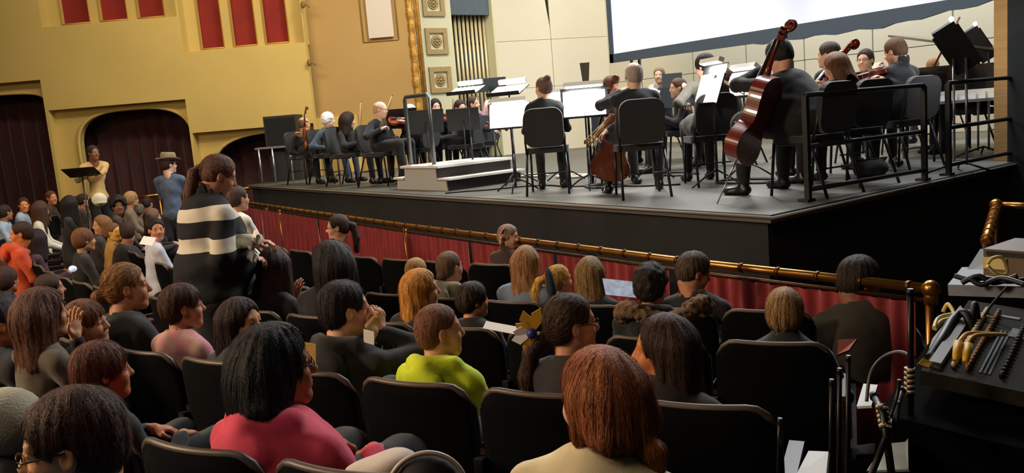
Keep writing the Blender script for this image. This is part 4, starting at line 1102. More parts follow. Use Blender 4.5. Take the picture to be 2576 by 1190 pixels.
r = seated('boy with short black hair and black hoodie raising both hands to his mouth', 872, 778, 150, B4, 78, 'short', '15100e', '1c1a1a', 'e0ac88', eye=True, hood=True, topname='hoodie', fat=1.1,
           armR=dict(px=(955, 838, None), pole=(.8, .0, -.6), dirw='up', curl=.9, pn=(-1, 0, 0)), armL=dict(px=(938, 846, -.03), pole=(-.6, .3, -.6), dirw='up', curl=.9, pn=(1, 0, 0)))
r = seated('boy with cropped brown hair in a neon yellow hoodie', 1108, 832, 142, B4, 80, 'buzz', '5c3a28', 'cfe01c', 'd49c78', eye=True, hood=True, topname='hoodie')
r = seated('girl with sleek brown hair, dark glasses and low ponytail with yellow ribbon', 1440, 815, 160, B4, 76, 'pony', '35231a', '2a2426', 'cf9272', gl=True, eye=True, ho=dict(high=-.03, tail=[(-.02, -.17, -.10), (-.03, -.19, -.20), (-.04, -.19, -.30)], tr=[.020, .030, .036, .030, .012]), fat=1.0)
r = seated('person with long dark hair and face turned left, dark jacket, behind the auburn bob', 1665, 880, 175, B4, -82, 'long', '2c1c15', '1e1815', 'cc7c48', eye=True, size=1.0, ho=dict(len=.20), topname='jacket')
# third row
r = seated('girl with long wavy black hair hiding most of her face, turned left', 828, 665, 120, C3, -35, 'wavy', '17100e', '17151a', 'd29a74', ho=dict(len=.24))
r = seated('woman with smooth dark hair seen from behind beside the striped standing woman', 690, 672, 108, C3, 5, 'long', '2a1a14', '1c1618', 'c08a68', ho=dict(len=.20))
r = seated('girl with long straight golden hair in profile', 1062, 728, 105, C3, 82, 'long', 'a26a2c', '1a1716', 'd59c78', eye=True, ho=dict(len=.17), mouth=.8)
r = seated('child with dark bowl cut and black top in front of the cropped haired boy', 1192, 755, 92, C3, 72, 'bowl', '2a1f18', '121314', 'd4946c', eye=True)
r = seated('boy with dense dark curly hair and brown fur trimmed hood', 1640, 718, 112, C3, 22, 'curly', '1e1714', '15161a', 'cf9070', hood=True, topname='parka', ho=dict(cut=.02))
r = seated('blond boy with layered hair and dark quilted jacket seen from behind', 1975, 788, 135, C3, 6, 'bowl', '7a5c38', '16171a', 'c59070', collar=True, topname='jacket', fat=1.2, size=.95)
# second row
r = seated('child with tousled sandy hair leaning over, half hidden by the golden haired girl', 1050, 682, 62, D2, 50, 'bowl', '8c6a3e', '2a2220', 'd09070', dr=.40)
r = seated('child with hair in a small bun with white tie and beige hooded top', 1133, 672, 82, D2, 52, 'bun', '54402f', '8f8470', 'd0967a', ho=dict(bun=(0, -.100, -.055)), hood=True, topname='hooded_top')
r = seated('girl with very long light brown hair and pale blue denim jacket', 1325, 662, 90, D2, 12, 'long', '7d5a38', '6f7f94', 'cf9a78', ho=dict(len=.30), topname='denim_jacket')
r = seated('blond child with crimped golden ponytail and black bow', 1408, 705, 80, D2, 58, 'pony', 'a8813e', '1c1b1c', 'd8a684', ho=dict(high=.05, tail=[(-.07, -.15, .01), (-.10, -.17, -.10), (-.10, -.17, -.20)], tr=[.014, .030, .052, .056, .022]))
r = seated('girl with long straight dark blond hair and navy top holding a programme', 1485, 690, 92, D2, 6, 'long', '6e5634', '14182a', 'c99674', ho=dict(len=.24))
r = seated('boy with brown hair looking down to the right in a dark jacket by the rail', 1748, 684, 102, D2, 70, 'short', '3c2e24', '14161a', 'b9805c', pitch=-18, eye=True, topname='jacket')
r = seated('broad adult with short dark hair and olive brown jacket hunched beside the rail end', 2165, 706, 115, D2, 62, 'short', '241b16', '2c281f', '8a5a44', fat=1.4, size=1.12, pitch=-14, topname='jacket', slw=1.15)
# front row at the rail
r = seated('boy in a dark brown jacket resting head on hand against the brass rail', 1280, 596, 62, F1, 100, 'short', '6a5a48', '3a2a22', 'd29a7a', eye=True, pitch=-10, roll=-14, topname='jacket', dr=.34,
           armL=dict(px=(1262, 612, -.05), pole=(-.6, .2, -.8), dirw='up', curl=.3, pn=(1, .3, 0)))
r = seated('girl with glasses and dark ponytail facing left at the rail', 848, 572, 84, F1, -88, 'pony', '2b1d16', '1e1a16', 'e0a580', gl=True, eye=True, size=1.04, ho=dict(high=.04, tail=[(0, -.15, .0), (0, -.17, -.12), (0, -.16, -.24)]), dr=.10)
# far block, beyond the aisle
FAR = [
 ('child in a pale blue shirt with orange lit face at the far left', 60, 516, 38, C3, 175, 'short', '2c1c14', '9fb2c6', 'd98a50', {}),
 ('light blue shirted child cut by the left edge of the far block', 14, 535, 40, C3, 60, 'short', '241812', '9fb4c8', 'b57c56', {}),
 ('girl with long brown hair and white jacket in the far block', 104, 528, 46, B4, 40, 'long', '3a2418', 'd8d6c4', 'c88a62', dict(ho=dict(len=.22), topname='jacket')),
 ('child with reddish hair facing the camera above the white jacket', 130, 498, 36, D2, 150, 'short', '4a2816', '3a2a22', 'c98a60', {}),
 ('girl with a mass of long black hair in the far block', 178, 516, 48, C3, 30, 'long', '100c0c', '24201e', 'c88a62', dict(ho=dict(len=.24))),
 ('child in profile with tied hair beside the mass of black hair', 212, 505, 36, D2, 80, 'bun', '2a1c16', '4e3e34', 'd59c74', {}),
 ('child with blond hair below the black music stand', 232, 530, 34, D2, 120, 'short', '6a4c2c', '2e241e', 'cc9468', {}),
 ('boy with dark afro hair in a dark waistcoat facing the camera', 298, 518, 44, C3, 172, 'afro', '120d0c', '3c2e28', '8a5c44', dict(size=.92, topname='waistcoat')),
 ('blond child behind the boy with afro hair', 332, 502, 40, D2, 60, 'bowl', '8a6a44', '7a6a58', 'c99a74', {}),
 ('child in a grey hood right of the afro haired boy', 352, 530, 34, D2, 30, 'bowl', '54483c', '706a60', 'b88a68', {}),
 ('child in a black jacket beside the man with the hat', 372, 512, 32, D2, 40, 'short', '241a16', '1c1818', 'c08a68', {}),
 ('girl with sandy brown hair behind the black haired boy', 386, 546, 44, D2, 65, 'long', '5c4430', '2a2422', 'cc9a7c', dict(ho=dict(len=.12))),
 ('black haired boy turned to the camera with a white and blue shirt', 394, 578, 58, B4, 168, 'short', '100c0c', 'c8ccd8', 'cf8a66', dict(eye=True, topname='shirt')),
 ('girl with light hair and face turned left in the far block', 254, 566, 48, C3, -105, 'long', '6c4a2c', '2c241e', 'd99c68', dict(ho=dict(len=.12))),
 ('child with yellow lit face and tan scarf in the far block', 288, 584, 46, B4, 140, 'short', '5a4028', 'b48a3e', 'dba650', dict(collar=True, size=.86, dr=.36)),
 ('adult with round brown hair and black coat seen from behind', 322, 584, 54, B4, 10, 'short', '2c1d16', '121110', 'a87458', dict(fat=1.35, topname='coat', size=1.0)),
 ('child with fluffy brown hair and pale cheek turned right', 213, 604, 60, B4, 72, 'bowl', '5a3820', '1c1716', 'c08c62', dict(dr=.34)),
 ('child in profile with white mask below the girl with light hair', 176, 574, 42, B4, 84, 'short', '241914', '3a2e28', 'cf9670', dict(dr=.10)),
 ('child with brown hair looking right over the white jacket', 150, 556, 34, C3, 84, 'short', '30211a', '2a2320', 'c88c64', {}),
 ('child in an orange jacket with dark brown hair facing left', 52, 588, 60, B4, -85, 'short', '2c1a12', 'cc4a1c', 'cf8048', dict(eye=True, hood=True, topname='jacket')),
 ('girl with long dark hair in a purple top behind the orange jacket', 96, 604, 56, B4, 20, 'long', '1a1212', '3c1c30', 'b87a58', dict(ho=dict(len=.12), dr=.5)),
 ('small child with sandy hair in front of the orange jacket', 30, 632, 48, B4, 25, 'bowl', '7a4c2a', '5a3a24', 'c88850', dict(dr=.55)),
 ('child with black hair and pale neck in profile by the left edge', 52, 672, 58, A_-.4, 75, 'short', '17110f', '20201f', 'c08c68', {}),
 ('child with brown hair and dark top cut by the left edge below the sandy hair', 18, 705, 70, A_-.5, 40, 'bowl', '301c14', '141822', 'a8714e', {}),
 ('child with short brown hair leaning forward above the child touching the temple', 128, 726, 76, B4, 82, 'short', '2c1c14', '17171a', 'b57e5c', {}),
]
for (lb, px, py, hp, row, phi, hr, hc, tc, sc, k) in FAR:
    seated(lb, px, py, hp, row, phi, hr, hc, tc, sc, D=True, **{a: b for a, b in k.items() if a != 'dr'})
# ------------------------------------------------------------------ people standing in the house
def standing(label, px, py, t, phi, bodyphi, s=1.0, floor=None, **k):
    P = atD(px, py, t); fz = floor_z(P[0], P[1]) if floor is None else floor
    return person(label, None, P, fz, rayaz(px)-bodyphi, rayaz(px)-phi, s=s, stand=True, **k)
def stripes():
    m = bpy.data.materials.new('striped_knit'); m.use_nodes = True; nt = m.node_tree; b = nt.nodes['Principled BSDF']; b.inputs['Roughness'].default_value = .9
    tc = nt.nodes.new('ShaderNodeTexCoord'); sp = nt.nodes.new('ShaderNodeSeparateXYZ'); nt.links.new(tc.outputs['Object'], sp.inputs[0])
    mp = nt.nodes.new('ShaderNodeMapping'); r = nt.nodes.new('ShaderNodeValToRGB'); r.color_ramp.interpolation = 'CONSTANT'
    mr = nt.nodes.new('ShaderNodeMapRange'); mr.inputs[1].default_value = 1.06; mr.inputs[2].default_value = 1.86
    nz = nt.nodes.new('ShaderNodeTexNoise'); nz.inputs['Scale'].default_value = 3; nt.links.new(tc.outputs['Object'], nz.inputs[0])
    ad = nt.nodes.new('ShaderNodeMath'); ad.operation = 'MULTIPLY_ADD'; ad.inputs[1].default_value = .07; nt.links.new(nz.outputs[0], ad.inputs[0]); nt.links.new(sp.outputs[2], ad.inputs[2])
    nt.links.new(ad.outputs[0], mr.inputs[0]); nt.links.new(mr.outputs[0], r.inputs[0])
    el = r.color_ramp.elements; K = (*lin('0d0d0f'), 1); Wc = (*lin('cdc6b4'), 1)
    el[0].position = 0; el[0].color = K; el[1].position = .28; el[1].color = Wc
    for p, c in ((.385, K), (.51, Wc), (.62, K)): e = el.new(p); e.color = c
    nt.links.new(r.outputs[0], b.inputs['Base Color']); return m
wr, inf = standing('large woman in a black and white striped sweater standing and looking down', 553, 442, 5.35, 84, 78, 1.06, hair='pony', hairc='4e2f20', skinc='c58a6c', fat=1.78, collar=True, bust=True, topmat=stripes(), topname='sweater', botc='0f0f11', pitch=-24, lean=.16, eye=True, slw=1.25,
   ho=dict(high=.03, tail=[(.0, -.145, -.03), (0, -.13, -.16), (0, -.10, -.30)], tr=[.020, .032, .036, .032, .012]),
   armL=dict(px=(640, 610, -.18), pole=(-.3, -.6, -.9), curl=.7, dirw=(.55, .85, -.05)), armR=dict(px=(622, 650, -.05), pole=(.6, -.5, -.8), curl=.7, dirw=(.6, .8, -.1)))
for k, (px, py, t) in enumerate(((642, 604, 5.1), (634, 648, 5.2))):
    P = Vector(atD(px, py, t)); b = MB()
    V = [(.07*math.sin(i*2.1+k)+.02*math.sin(i*5), .05*math.cos(i*1.7), .05*math.sin(i*1.3)) for i in range(12)]
    g = bmesh.ops.create_grid(b.b, x_segments=7, y_segments=7, size=.06)
    for v in g['verts']: v.co = P+Vector((v.co.x+.012*math.sin(v.co.y*90), v.co.y*.6, .03*math.sin(v.co.x*60+k)+.025*math.cos(v.co.y*70)+v.co.x*.5))
    o = b.build('crumpled_paper', mt['white']); sm = o.modifiers.new('t', 'SOLIDIFY'); sm.thickness = .002
    tag(o, ('upper' if k == 0 else 'lower')+' crumpled white paper in the hands of the striped sweater woman', 'paper')
standing('person in a white top standing just beyond the striped sweater woman', 600, 500, 7.4, 60, 60, .92, hair='short', hairc='3a2a20', topc='e2e0d2', botc='30343a', skinc='d09a7a')
dn = mat('denim_blue', '55647c', .85, noise=.2, nscale=14, bump=.1, bscale=240)
hr, inf = standing('man in a brown felt hat and blue denim jacket standing with his back half turned', 425, 415, 12.6, 72, 20, 1.08, hair='short', hairc='2a1d16', skinc='d8ac92', topmat=dn, topname='denim_jacket', botc='2b3038', fat=1.05)
M3 = inf['M3']; Hc = inf['Hc']; sz = 1.08
hat = empty('felt_hat', (0, 0, 0), 0, 'brown felt hat with turned brim on the man in the denim jacket', 'hat'); hat.matrix_world = hr.matrix_world
hr_loc = Vector(hr.location)
hat.location = hr_loc; hat.rotation_euler = hr.rotation_euler
HM = Matrix.Translation(Hc) @ Matrix(M3.tolist()).to_4x4() @ Matrix.Rotation(RAD(-6), 4, 'X')
b = MB(); rings = []
for r_, z in ((.105, .075), (.108, .10), (.10, .165), (.085, .19), (.04, .180), (.002, .178)):
    rings.append([b.b.verts.new(HM @ Vector((r_*.88*math.cos(a), r_*1.1*math.sin(a)-.01, z))) for a in np.linspace(0, 2*PI, 24, endpoint=False)])
for A, B_ in zip(rings, rings[1:]):
    for k in range(24): f = b.b.faces.new((A[k], A[(k+1) % 24], B_[(k+1) % 24], B_[k])); f.smooth = True
b.build('crown', mat('felt_brown', '8a7a62', .9, noise=.15, nscale=9), hat)
b = MB(); rings = []
for r_, z in ((.10, .083), (.14, .074), (.17, .082), (.172, .088), (.14, .080), (.10, .090)):
    rings.append([b.b.verts.new(HM @ Vector((r_*.9*math.cos(a), r_*1.08*math.sin(a)-.01, z+.03*(r_-.1)/.07*math.cos(a)**2))) for a in np.linspace(0, 2*PI, 28, endpoint=False)])
rings.append(rings[0])
for A, B_ in zip(rings, rings[1:]):
    for k in range(28): f = b.b.faces.new((A[k], A[(k+1) % 28], B_[(k+1) % 28], B_[k])); f.smooth = True
b.build('brim', mat('felt_brown', '8a7a62', .9), hat)
b = MB(); b.tube([HM @ Vector((.099*math.cos(a), .122*math.sin(a)-.01, .10)) for a in np.linspace(0, 2*PI, 25)], .012, 6, False); b.build('hat_band', mat('band_dark', '3a3028', .8), hat)
P = atD(235, 385, 13.4)
tag(MB().box((P[0]-.7, P[1]-.5, -1.15), (P[0]+.7, P[1]+.5, P[2]-1.66)).bevel(.02).build('speaker_platform', mt['black']), 'low black platform under the man in the tan jacket', 'platform')
standing('man in a tan jacket and black trousers standing at a black music stand', 235, 385, 13.4, 150, 165, 1.0, floor=P[2]-1.66, hair='short', hairc='241812', skinc='8a5c40', topc='c8a468', topname='jacket', botc='0e0e10',
   armR=dict(px=(222, 440, -.35), pole=(.6, -.4, -.6), curl=.4), armL=dict(px=(252, 440, -.35), pole=(-.6, -.4, -.6), curl=.4))
stand(atD(206, 433, 12.9), rayaz(206)-20, 'black conductor style music stand in front of the man in the tan jacket', tilt=24, w=.48, hh=.36, lamp=False, sheets=0, base=P[2]-1.66)

# ------------------------------------------------------------------ the orchestra
def mus(label, px, py, t, az, faz, s=1.0, ch=True, chl=None, **k):
    P = atD(px, py, t); k.setdefault('topc', '101216'); k.setdefault('botc', '101114')
    r, inf = person(label, k.pop('group', None), P, 0, az, faz, s=s, pz=.58*s**.3, **k)
    if ch: chair(r.location.x, r.location.y, az, chl or 'black padded chair under the '+' '.join(label.split(',')[0].split()[:10]))
    return r, inf
def V3(*a): return Vector(a)
def violin_at(P, az, label, up=20, col='7a3418', s=1.0, kind='violin'):
    """violin whose chin end sits at P and whose neck points to azimuth az"""
    P = Vector(P); d = V3(math.cos(RAD(az))*math.cos(RAD(up)), math.sin(RAD(az))*math.cos(RAD(up)), math.sin(RAD(up)))
    side = V3(math.sin(RAD(az)), -math.cos(RAD(az)), 0)
    return instrument(kind, .37*s, label, kind, P, P+d, V3(0, 0, 1)+side*.55, col), P+d*.60*s
def violinist(label, px, py, t, az, faz, vaz, bowpts=None, vl='', col='7a3418', up=12, **k):
    P = Vector(atD(px, py, t)); f = V3(math.cos(RAD(vaz)), math.sin(RAD(vaz)), 0)
    chin = P+V3(0, 0, -.15)+V3(math.cos(RAD(faz)), math.sin(RAD(faz)), 0)*.04+f*.05
    v, tip = violin_at(chin, vaz, vl, up, col)
    hl = tip-f*.06+V3(0, 0, -.05)
    br = chin+f*.22+V3(0, 0, .10)
    if bowpts: A, B_ = Vector(atD(*bowpts[0])), Vector(atD(*bowpts[1]))
    else: A = br+V3(math.cos(RAD(az-60)), math.sin(RAD(az-60)), -.35)*.38; B_ = br+(br-A)*.85
    bow(A, B_, 'thin wooden bow held by the '+label.split(',')[0], 1.3)
    return mus(label, px, py, t, az, faz, pitch=-8, armL=dict(world=hl, pole=(-.4, .2, -1), curl=.6), armR=dict(world=A, pole=(.8, -.1, -.5), curl=.8), **k)
mus('bald man with a viola on his knee, leftmost player by the loudspeaker', 766, 312, 14.3, 10, rayaz(766)-60, hair='bald', hairc='4a3a2c', skinc='d8a070', fat=1.15,
    armL=dict(px=(757, 345, -.1), curl=.6), armR=dict(px=(770, 395, -.1), curl=.5))
instrument('viola', .41, 'reddish viola held upright on the knee of the leftmost player', 'viola', atD(764, 378, 14.0), atD(767, 330, 14.0), V3(-.3, -1, .1), '8a4420')
mus('white haired man in a slate grey suit, second player from the left', 827, 302, 13.9, 20, rayaz(827)-70, hair='curly', hairc='d8d4cc', skinc='e6bda0', topc='3f5260', topname='suit_jacket', botc='2c3842',
    armL=dict(px=(834, 345, -.2), curl=.6), armR=dict(px=(822, 372, -.2), curl=.4))
violinist('woman with long dark wavy hair playing violin', 877, 303, 13.0, 30, rayaz(877)-72, rayaz(877)-80, ((905, 358, 12.8), (911, 255, 12.8)), 'amber violin held under the chin of the woman with long dark hair', 'a8621e', hair='wavy', hairc='20120f', skinc='e0b090', ho=dict(len=.16), up=-12)
violinist('bald man with glasses playing violin in front row', 958, 276, 12.2, 20, rayaz(958)-110, rayaz(958)-82, ((958, 325, 12.0), (990, 240, 12.0)), 'red brown violin under the chin of the bald man with glasses', '8c3a1c', hair='bald', hairc='b08c70', skinc='f0c8b0', gl=True, fat=1.2, up=-6)
mus('white haired man half hidden behind the black music stand', 1034, 283, 12.6, 200, rayaz(1034)-150, hair='short', hairc='e2ddd4', skinc='e8c2a8', fat=1.2)
violinist('woman with parted dark hair behind the podium rail', 1096, 268, 13.4, 210, rayaz(1096)-170, rayaz(1096)-110, None, 'violin of the woman with parted dark hair', '9a4a24', hair='long', hairc='1c1210', skinc='ecc6b0', up=-10)
violinist('young man with short dark hair bowing behind the podium', 1158, 272, 12.6, 200, rayaz(1158)-150, rayaz(1158)-100, ((1187, 280, 12.4), (1205, 245, 12.4)), 'red brown violin of the young man behind the podium', '8a4526', hair='short', hairc='2a1a14', skinc='efc6b2', up=-20)
mus('woman in pink sleeves raising an arm behind the young violinist', 1192, 262, 13.4, 190, rayaz(1192)-120, hair='short', hairc='3a2a22', skinc='ecc0ac', topc='b0848c', armL=dict(px=(1222, 268, -.2), pole=(-.4, .2, -.6), curl=.6))
r8, _ = mus('woman with high brown bun and earrings seen from behind', 1366, 222, 9.0, rayaz(1366)-5, rayaz(1366)+40, .96, hair='bun', hairc='54403a', skinc='d8a890', ho=dict(bun=(0, -.085, .105)), topc='101b1e')
r9, _ = mus('grey haired man playing cello seen from behind', 1594, 190, 7.9, rayaz(1594)+8, rayaz(1594)+12, 1.04, hair='bald', hairc='8a827c', skinc='e2bba6', fat=1.3, topc='131a24', spread=.24,
    armL=dict(px=(1560, 232, 0.3), pole=(-.8, -.2, -.4), curl=.7), armR=dict(px=(1495, 355, .15), pole=(.3, -.6, -.5), curl=.7))
instrument('cello', .75, 'cello in front of the grey haired man, dark neck beside his head', 'cello', atD(1528, 452, 8.3), atD(1600, 172, 8.2), V3(-.6, .8, .25), '5a2416', .25)
bow(atD(1478, 372, 7.9), atD(1540, 290, 7.6), 'pale wooden bow resting across the knees of the grey haired cellist', 1.5)
bow(atD(1470, 362, 7.9), atD(1535, 300, 7.7), 'second thin bow beside the grey haired cellist', 1.2)
mus('woman with a bow hand raised between the two bright stands', 1538, 218, 9.6, rayaz(1538)-170, rayaz(1538)-150, hair='short', hairc='5a3c30', skinc='dca08c', topc='5a3c38', armR=dict(px=(1552, 238, -.3), curl=.7))
instrument('cello', .72, 'cello with round scroll left of the grey haired man', 'cello', atD(1492, 430, 9.4), atD(1548, 188, 9.4), V3(-.6, -.5, .3), '6a3a2c', .2)
mus('far player holding hands to mouth behind the black chair back', 1704, 222, 10.6, 230, rayaz(1704)-250, hair='short', hairc='4a342a', skinc='e8c0a8', armR=dict(px=(1722, 215, -.2), curl=.8, pole=(.8, 0, -.4)))
mus('distant brown haired player at the back row', 1658, 190, 12.6, 235, rayaz(1658)-190, hair='short', hairc='6a5240', skinc='d8b498')
mus('dark haired person in a long grey brown coat behind the bright slanted stand', 1772, 168, 8.5, rayaz(1772)+15, rayaz(1772)+55, 1.0, hair='bowl', hairc='1c1a1c', skinc='d8b098', topc='4a4840', topname='coat', skirt=True, fat=1.1, pitch=-12,
    armL=dict(px=(1722, 262, 0), curl=.6), chl='beige framed chair under the person in the long coat')
bow(atD(1795, 192, 8.0), atD(1872, 238, 8.3), 'pale wooden bow crossing in front of the grey stand', 1.6)
mus('brown haired player seen between the coat and the cello neck', 1830, 196, 10.6, 200, rayaz(1830)-60, hair='short', hairc='3c2c26', skinc='dcb098')
r14, _ = mus('broad dark haired man in black leaning over a red brown cello', 1958, 142, 7.1, rayaz(1958)+48, rayaz(1958)+52, 1.12, hair='short', hairc='15151a', skinc='d8a48c', fat=1.5, topc='10161c', botc='0d1014', spread=.22, pitch=-22, lean=.30, topname='jacket',
    armL=dict(px=(1916, 172, .15), pole=(-.6, .3, -.3), curl=.9), armR=dict(px=(1942, 298, .05), pole=(.6, -.4, -.6), curl=.8))
instrument('cello', .78, 'large red brown cello leaning across the broad dark haired man', 'cello', atD(1834, 404, 6.75), atD(1992, 48, 6.85), Vector(-r0_*.8+h_*.6), '6e2a1c', .36)
mus('man with receding hair and blurred profile behind the long haired woman', 2082, 138, 8.2, rayaz(2082)+50, rayaz(2082)+75, hair='short', hairc='3a302c', skinc='ecc4a8', fat=1.1)
mus('woman with long light brown hair and glasses bending over a cello', 2100, 168, 7.45, rayaz(2100)+45, rayaz(2100)+62, .98, hair='long', hairc='6e4e34', skinc='e8b898', gl=True, topc='15191e', pitch=-20, lean=.14, ho=dict(len=.14),
    armR=dict(px=(2080, 230, 0), curl=.6), chl='dark padded chair with wide seat under the long haired woman')
instrument('cello', .75, 'red brown cello with big scroll behind the long haired woman', 'cello', atD(1962, 345, 7.9), atD(2156, 98, 7.9), V3(-.4, -.6, .4), '8a3420', .22)
mus('dark haired man with glasses playing viola behind the others', 2176, 152, 9.2, rayaz(2176)-160, rayaz(2176)-200, hair='short', hairc='2a201c', skinc='e8bca0', gl=True, topc='201a1c')
instrument('viola', .42, 'dark red viola held by the man with glasses', 'viola', atD(2190, 178, 8.9), atD(2225, 195, 8.7), V3(-.5, -.4, .8), '5a2018')
mus('man with short brown hair in a black jacket bowing a viola', 2250, 130, 8.3, rayaz(2250)+45, rayaz(2250)+62, 1.04, hair='short', hairc='4c3628', skinc='e6b498', fat=1.28, topc='131a22', topname='jacket', pitch=-16, collar=True,
    armR=dict(px=(2222, 200, -.2), curl=.8), armL=dict(px=(2200, 180, .2), curl=.6), chl='dark padded chair with tall back behind the man in the black jacket')
instrument('viola', .42, 'dark red viola in front of the man in the black jacket', 'viola', atD(2232, 172, 8.2), atD(2170, 188, 8.2), V3(-.3, -.3, .9), '641f1a')
mus('distant player with reddish brown hair behind the black box', 2347, 168, 12.0, 240, rayaz(2347)-10, hair='short', hairc='8a6a50', skinc='dcb494')
mus('pianist with dark hair behind the black lamp stands', 2446, 172, 9.8, 230, rayaz(2446)-30, hair='short', hairc='17151a', skinc='d8b098')
# chairs without a sitter
chair(*atZ(2290, 385, 0)[:2], 175, 'empty dark padded chair nearest the guard rail')
# music stands
stand(atD(1282, 292, 9.3), rayaz(1282)+170, 'bright music stand left of the woman with the bun', 68, .47, .30, 'white', 2, 9)
stand(atD(1470, 258, 8.9), rayaz(1470)+178, 'widest glowing music stand left of the grey haired cellist', 68, .50, .34, 'white', 2, 9)
stand(atD(1405, 262, 10.2), rayaz(1405)+170, 'glowing music stand partly behind the woman with the bun', 66, .42, .26, 'white', 2, 8)
stand(atD(1172, 228, 11.3), rayaz(1172)+150, 'low angled bright stand under the organ pipes', 18, .44, .30, 'white', 2, 7)
stand(atD(1278, 228, 10.4), rayaz(1278)+150, 'flat bright stand above the glowing stand near the podium', 22, .46, .30, 'white', 2, 7)
stand(atD(1232, 213, 12.0), rayaz(1232), 'lit grey stand back under the organ pipes', 70, .46, .20, False, 0, deskm=mt['grey'])  # light on the desk back is put into its grey colour
stand(atD(1788, 212, 8.1), rayaz(1788)+118, 'bright slanted music stand in front of the long coat', 70, .46, .40, 'white', 2, 10)
stand(atD(1866, 212, 8.8), rayaz(1866)+130, 'glowing music stand beside the red brown cello', 60, .46, .32, 'white', 2, 9)
stand(atD(1640, 258, 9.6), rayaz(1640)+100, 'white lit stand right of the grey haired man', 62, .40, .30, 'white', 1, 6)
stand(atD(1072, 306, 11.9), rayaz(1072)+8, 'black music stand behind the podium rail', 74, .50, .34, False, 0)
stand(atD(1165, 300, 11.9), rayaz(1165)-6, 'black music stand right of the podium rail', 74, .46, .32, False, 0)
stand(atD(1008, 298, 12.4), rayaz(1008)+20, 'black music stand behind the violin of the bald man', 70, .48, .30, False, 0)
stand(atD(846, 345, 13.4), rayaz(846)-60, 'narrow black music stand by the slate grey suit', 72, .44, .34, False, 0)
def lampstand(px, py, t, label, wd, hh_):
    c = Vector(atD(px, py, t)); az = rayaz(px); root = empty('music_stand', (c.x, c.y, 0), RAD(az-90), label, 'music stand'); H = c.z
    T = Matrix.Translation((0, 0, H)) @ Matrix.Rotation(RAD(-30), 4, 'Y') @ Matrix.Rotation(RAD(14), 4, 'X')
    dm = mat('stand_desk', '1d1f21', .45)
    MB().box((-wd/2, -.01, -hh_/2), (wd/2, .01, hh_/2), T).bevel(.004).build('desk', dm, root); MB().box((-wd/2, 0, -hh_/2-.01), (wd/2, .06, -hh_/2), T).build('ledge', dm, root)
    lm = MB().box((-wd*.42, .0, hh_/2-.02), (wd*.42, .09, hh_/2+.035), T).bevel(.006).build('lamp_shade', dm, root)
    MB().box((-wd*.38, .02, hh_/2-.028), (wd*.38, .085, hh_/2-.021), T).build('lamp_tube', LAMPM, lm)
    MB().ball(T @ Vector((wd*.40, .06, hh_/2+.05)), .022, 10).build('bulb', LAMPM, lm)
    for dx in (-.03, .07): MB().tube([(dx, 0, H-.08), (dx, 0, .06)], .011, 8).build('pole', mt['chrome'], root)
    for k in range(3):
        a = PI/2+k*2*PI/3; MB().tube([(.02, 0, .10), (.30*math.cos(a), .30*math.sin(a), .01)], .010, 6).build('leg', mt['metal'], root)
    l = bpy.data.lights.new('stand_lamp', 'AREA'); l.shape = 'RECTANGLE'; l.size = .3; l.size_y = .05; l.energy = 5; lo = bpy.data.objects.new('stand_lamp', l); COL.objects.link(lo); lo.parent = root
    lo.matrix_local = T @ Matrix.Translation((0, .13, hh_/2)) @ Matrix.Rotation(RAD(30), 4, 'X')
    S_ = MB().box((-wd*.42, .012, -hh_*.45), (wd*.42, .016, hh_*.4), T); o = S_.build('sheet_music', mt['white']); o.location = root.location; o.rotation_euler = root.rotation_euler; tag(o, 'pages on the far side of the '+' '.join(label.split()[:6]), 'sheet music')
lampstand(2408, 124, 7.6, 'larger tilted black stand with lamp on top by the ochre pillar', .24, .40)
lampstand(2468, 114, 9.0, 'smaller tilted black stand with lamp on top by the ochre pillar', .17, .34)
# grey tapered post on a flat base, standing on the widest bright stand
P = Vector(atD(1474, 212, 9.6)); root = empty('grey_post', (P.x, P.y, 0), RAD(rayaz(1474)-90), 'grey tapered post on a flat tray behind the widest glowing stand', 'post'); H = P.z
MB().box((-.15, -.08, H-.02), (.15, .08, H+.02)).build('tray', mat('post_grey', '5c574c', .6), root)
MB().prism([(-.035, 0), (.035, 0), (.055, .22), (-.055, .22)], -.02, .02, Matrix.Translation((0, 0, H+.02)) @ Matrix.Rotation(PI/2, 4, 'X')).build('post', mat('post_grey', '5c574c', .6), root)
MB().tube([(0, 0, H), (0, 0, 0)], .014, 8).build('pole', mt['metal'], root)
# grand piano with its lid up by the pillar
P = Vector(atD(2470, 232, 9.6)); root = empty('grand_piano', (P.x, P.y, 0), RAD(10), 'black grand piano with raised lid beside the ochre pillar', 'piano'); pk = mat('piano_black', '0c0b0b', .15, coat=.6)
pp = [(-.75, -.9), (.75, -.9), (.75, .3), (.45, .8), (.1, 1.0), (-.4, 1.05), (-.75, .7)]
MB().prism(pp, .68, .98).bevel(.01).build('case', pk, root)
MB().prism([(a*1.02, b_) for a, b_ in pp], 0, .025, Matrix.Translation((.76, 0, .995)) @ Matrix.Rotation(RAD(14), 4, 'Y') @ Matrix.Translation((-.76, 0, 0))).build('lid', pk, root)
MB().tube([(-.55, .1, .98), (-.25, .1, 1.55)], .012, 6).build('lid_prop', mat('prop_wood', '6a3a24', .4), root)
for x, y in ((-.6, -.75), (.6, -.75), (0, .8)): MB().tube([(x, y, 0), (x, y, .1), (x, y, .68)], [.03, .035, .06], 8).build('leg', pk, root)
MB().box((-.62, -1.02, .66), (.62, -.85, .72)).build('keyboard', mat('piano_keys', 'dedbd0', .3), root)
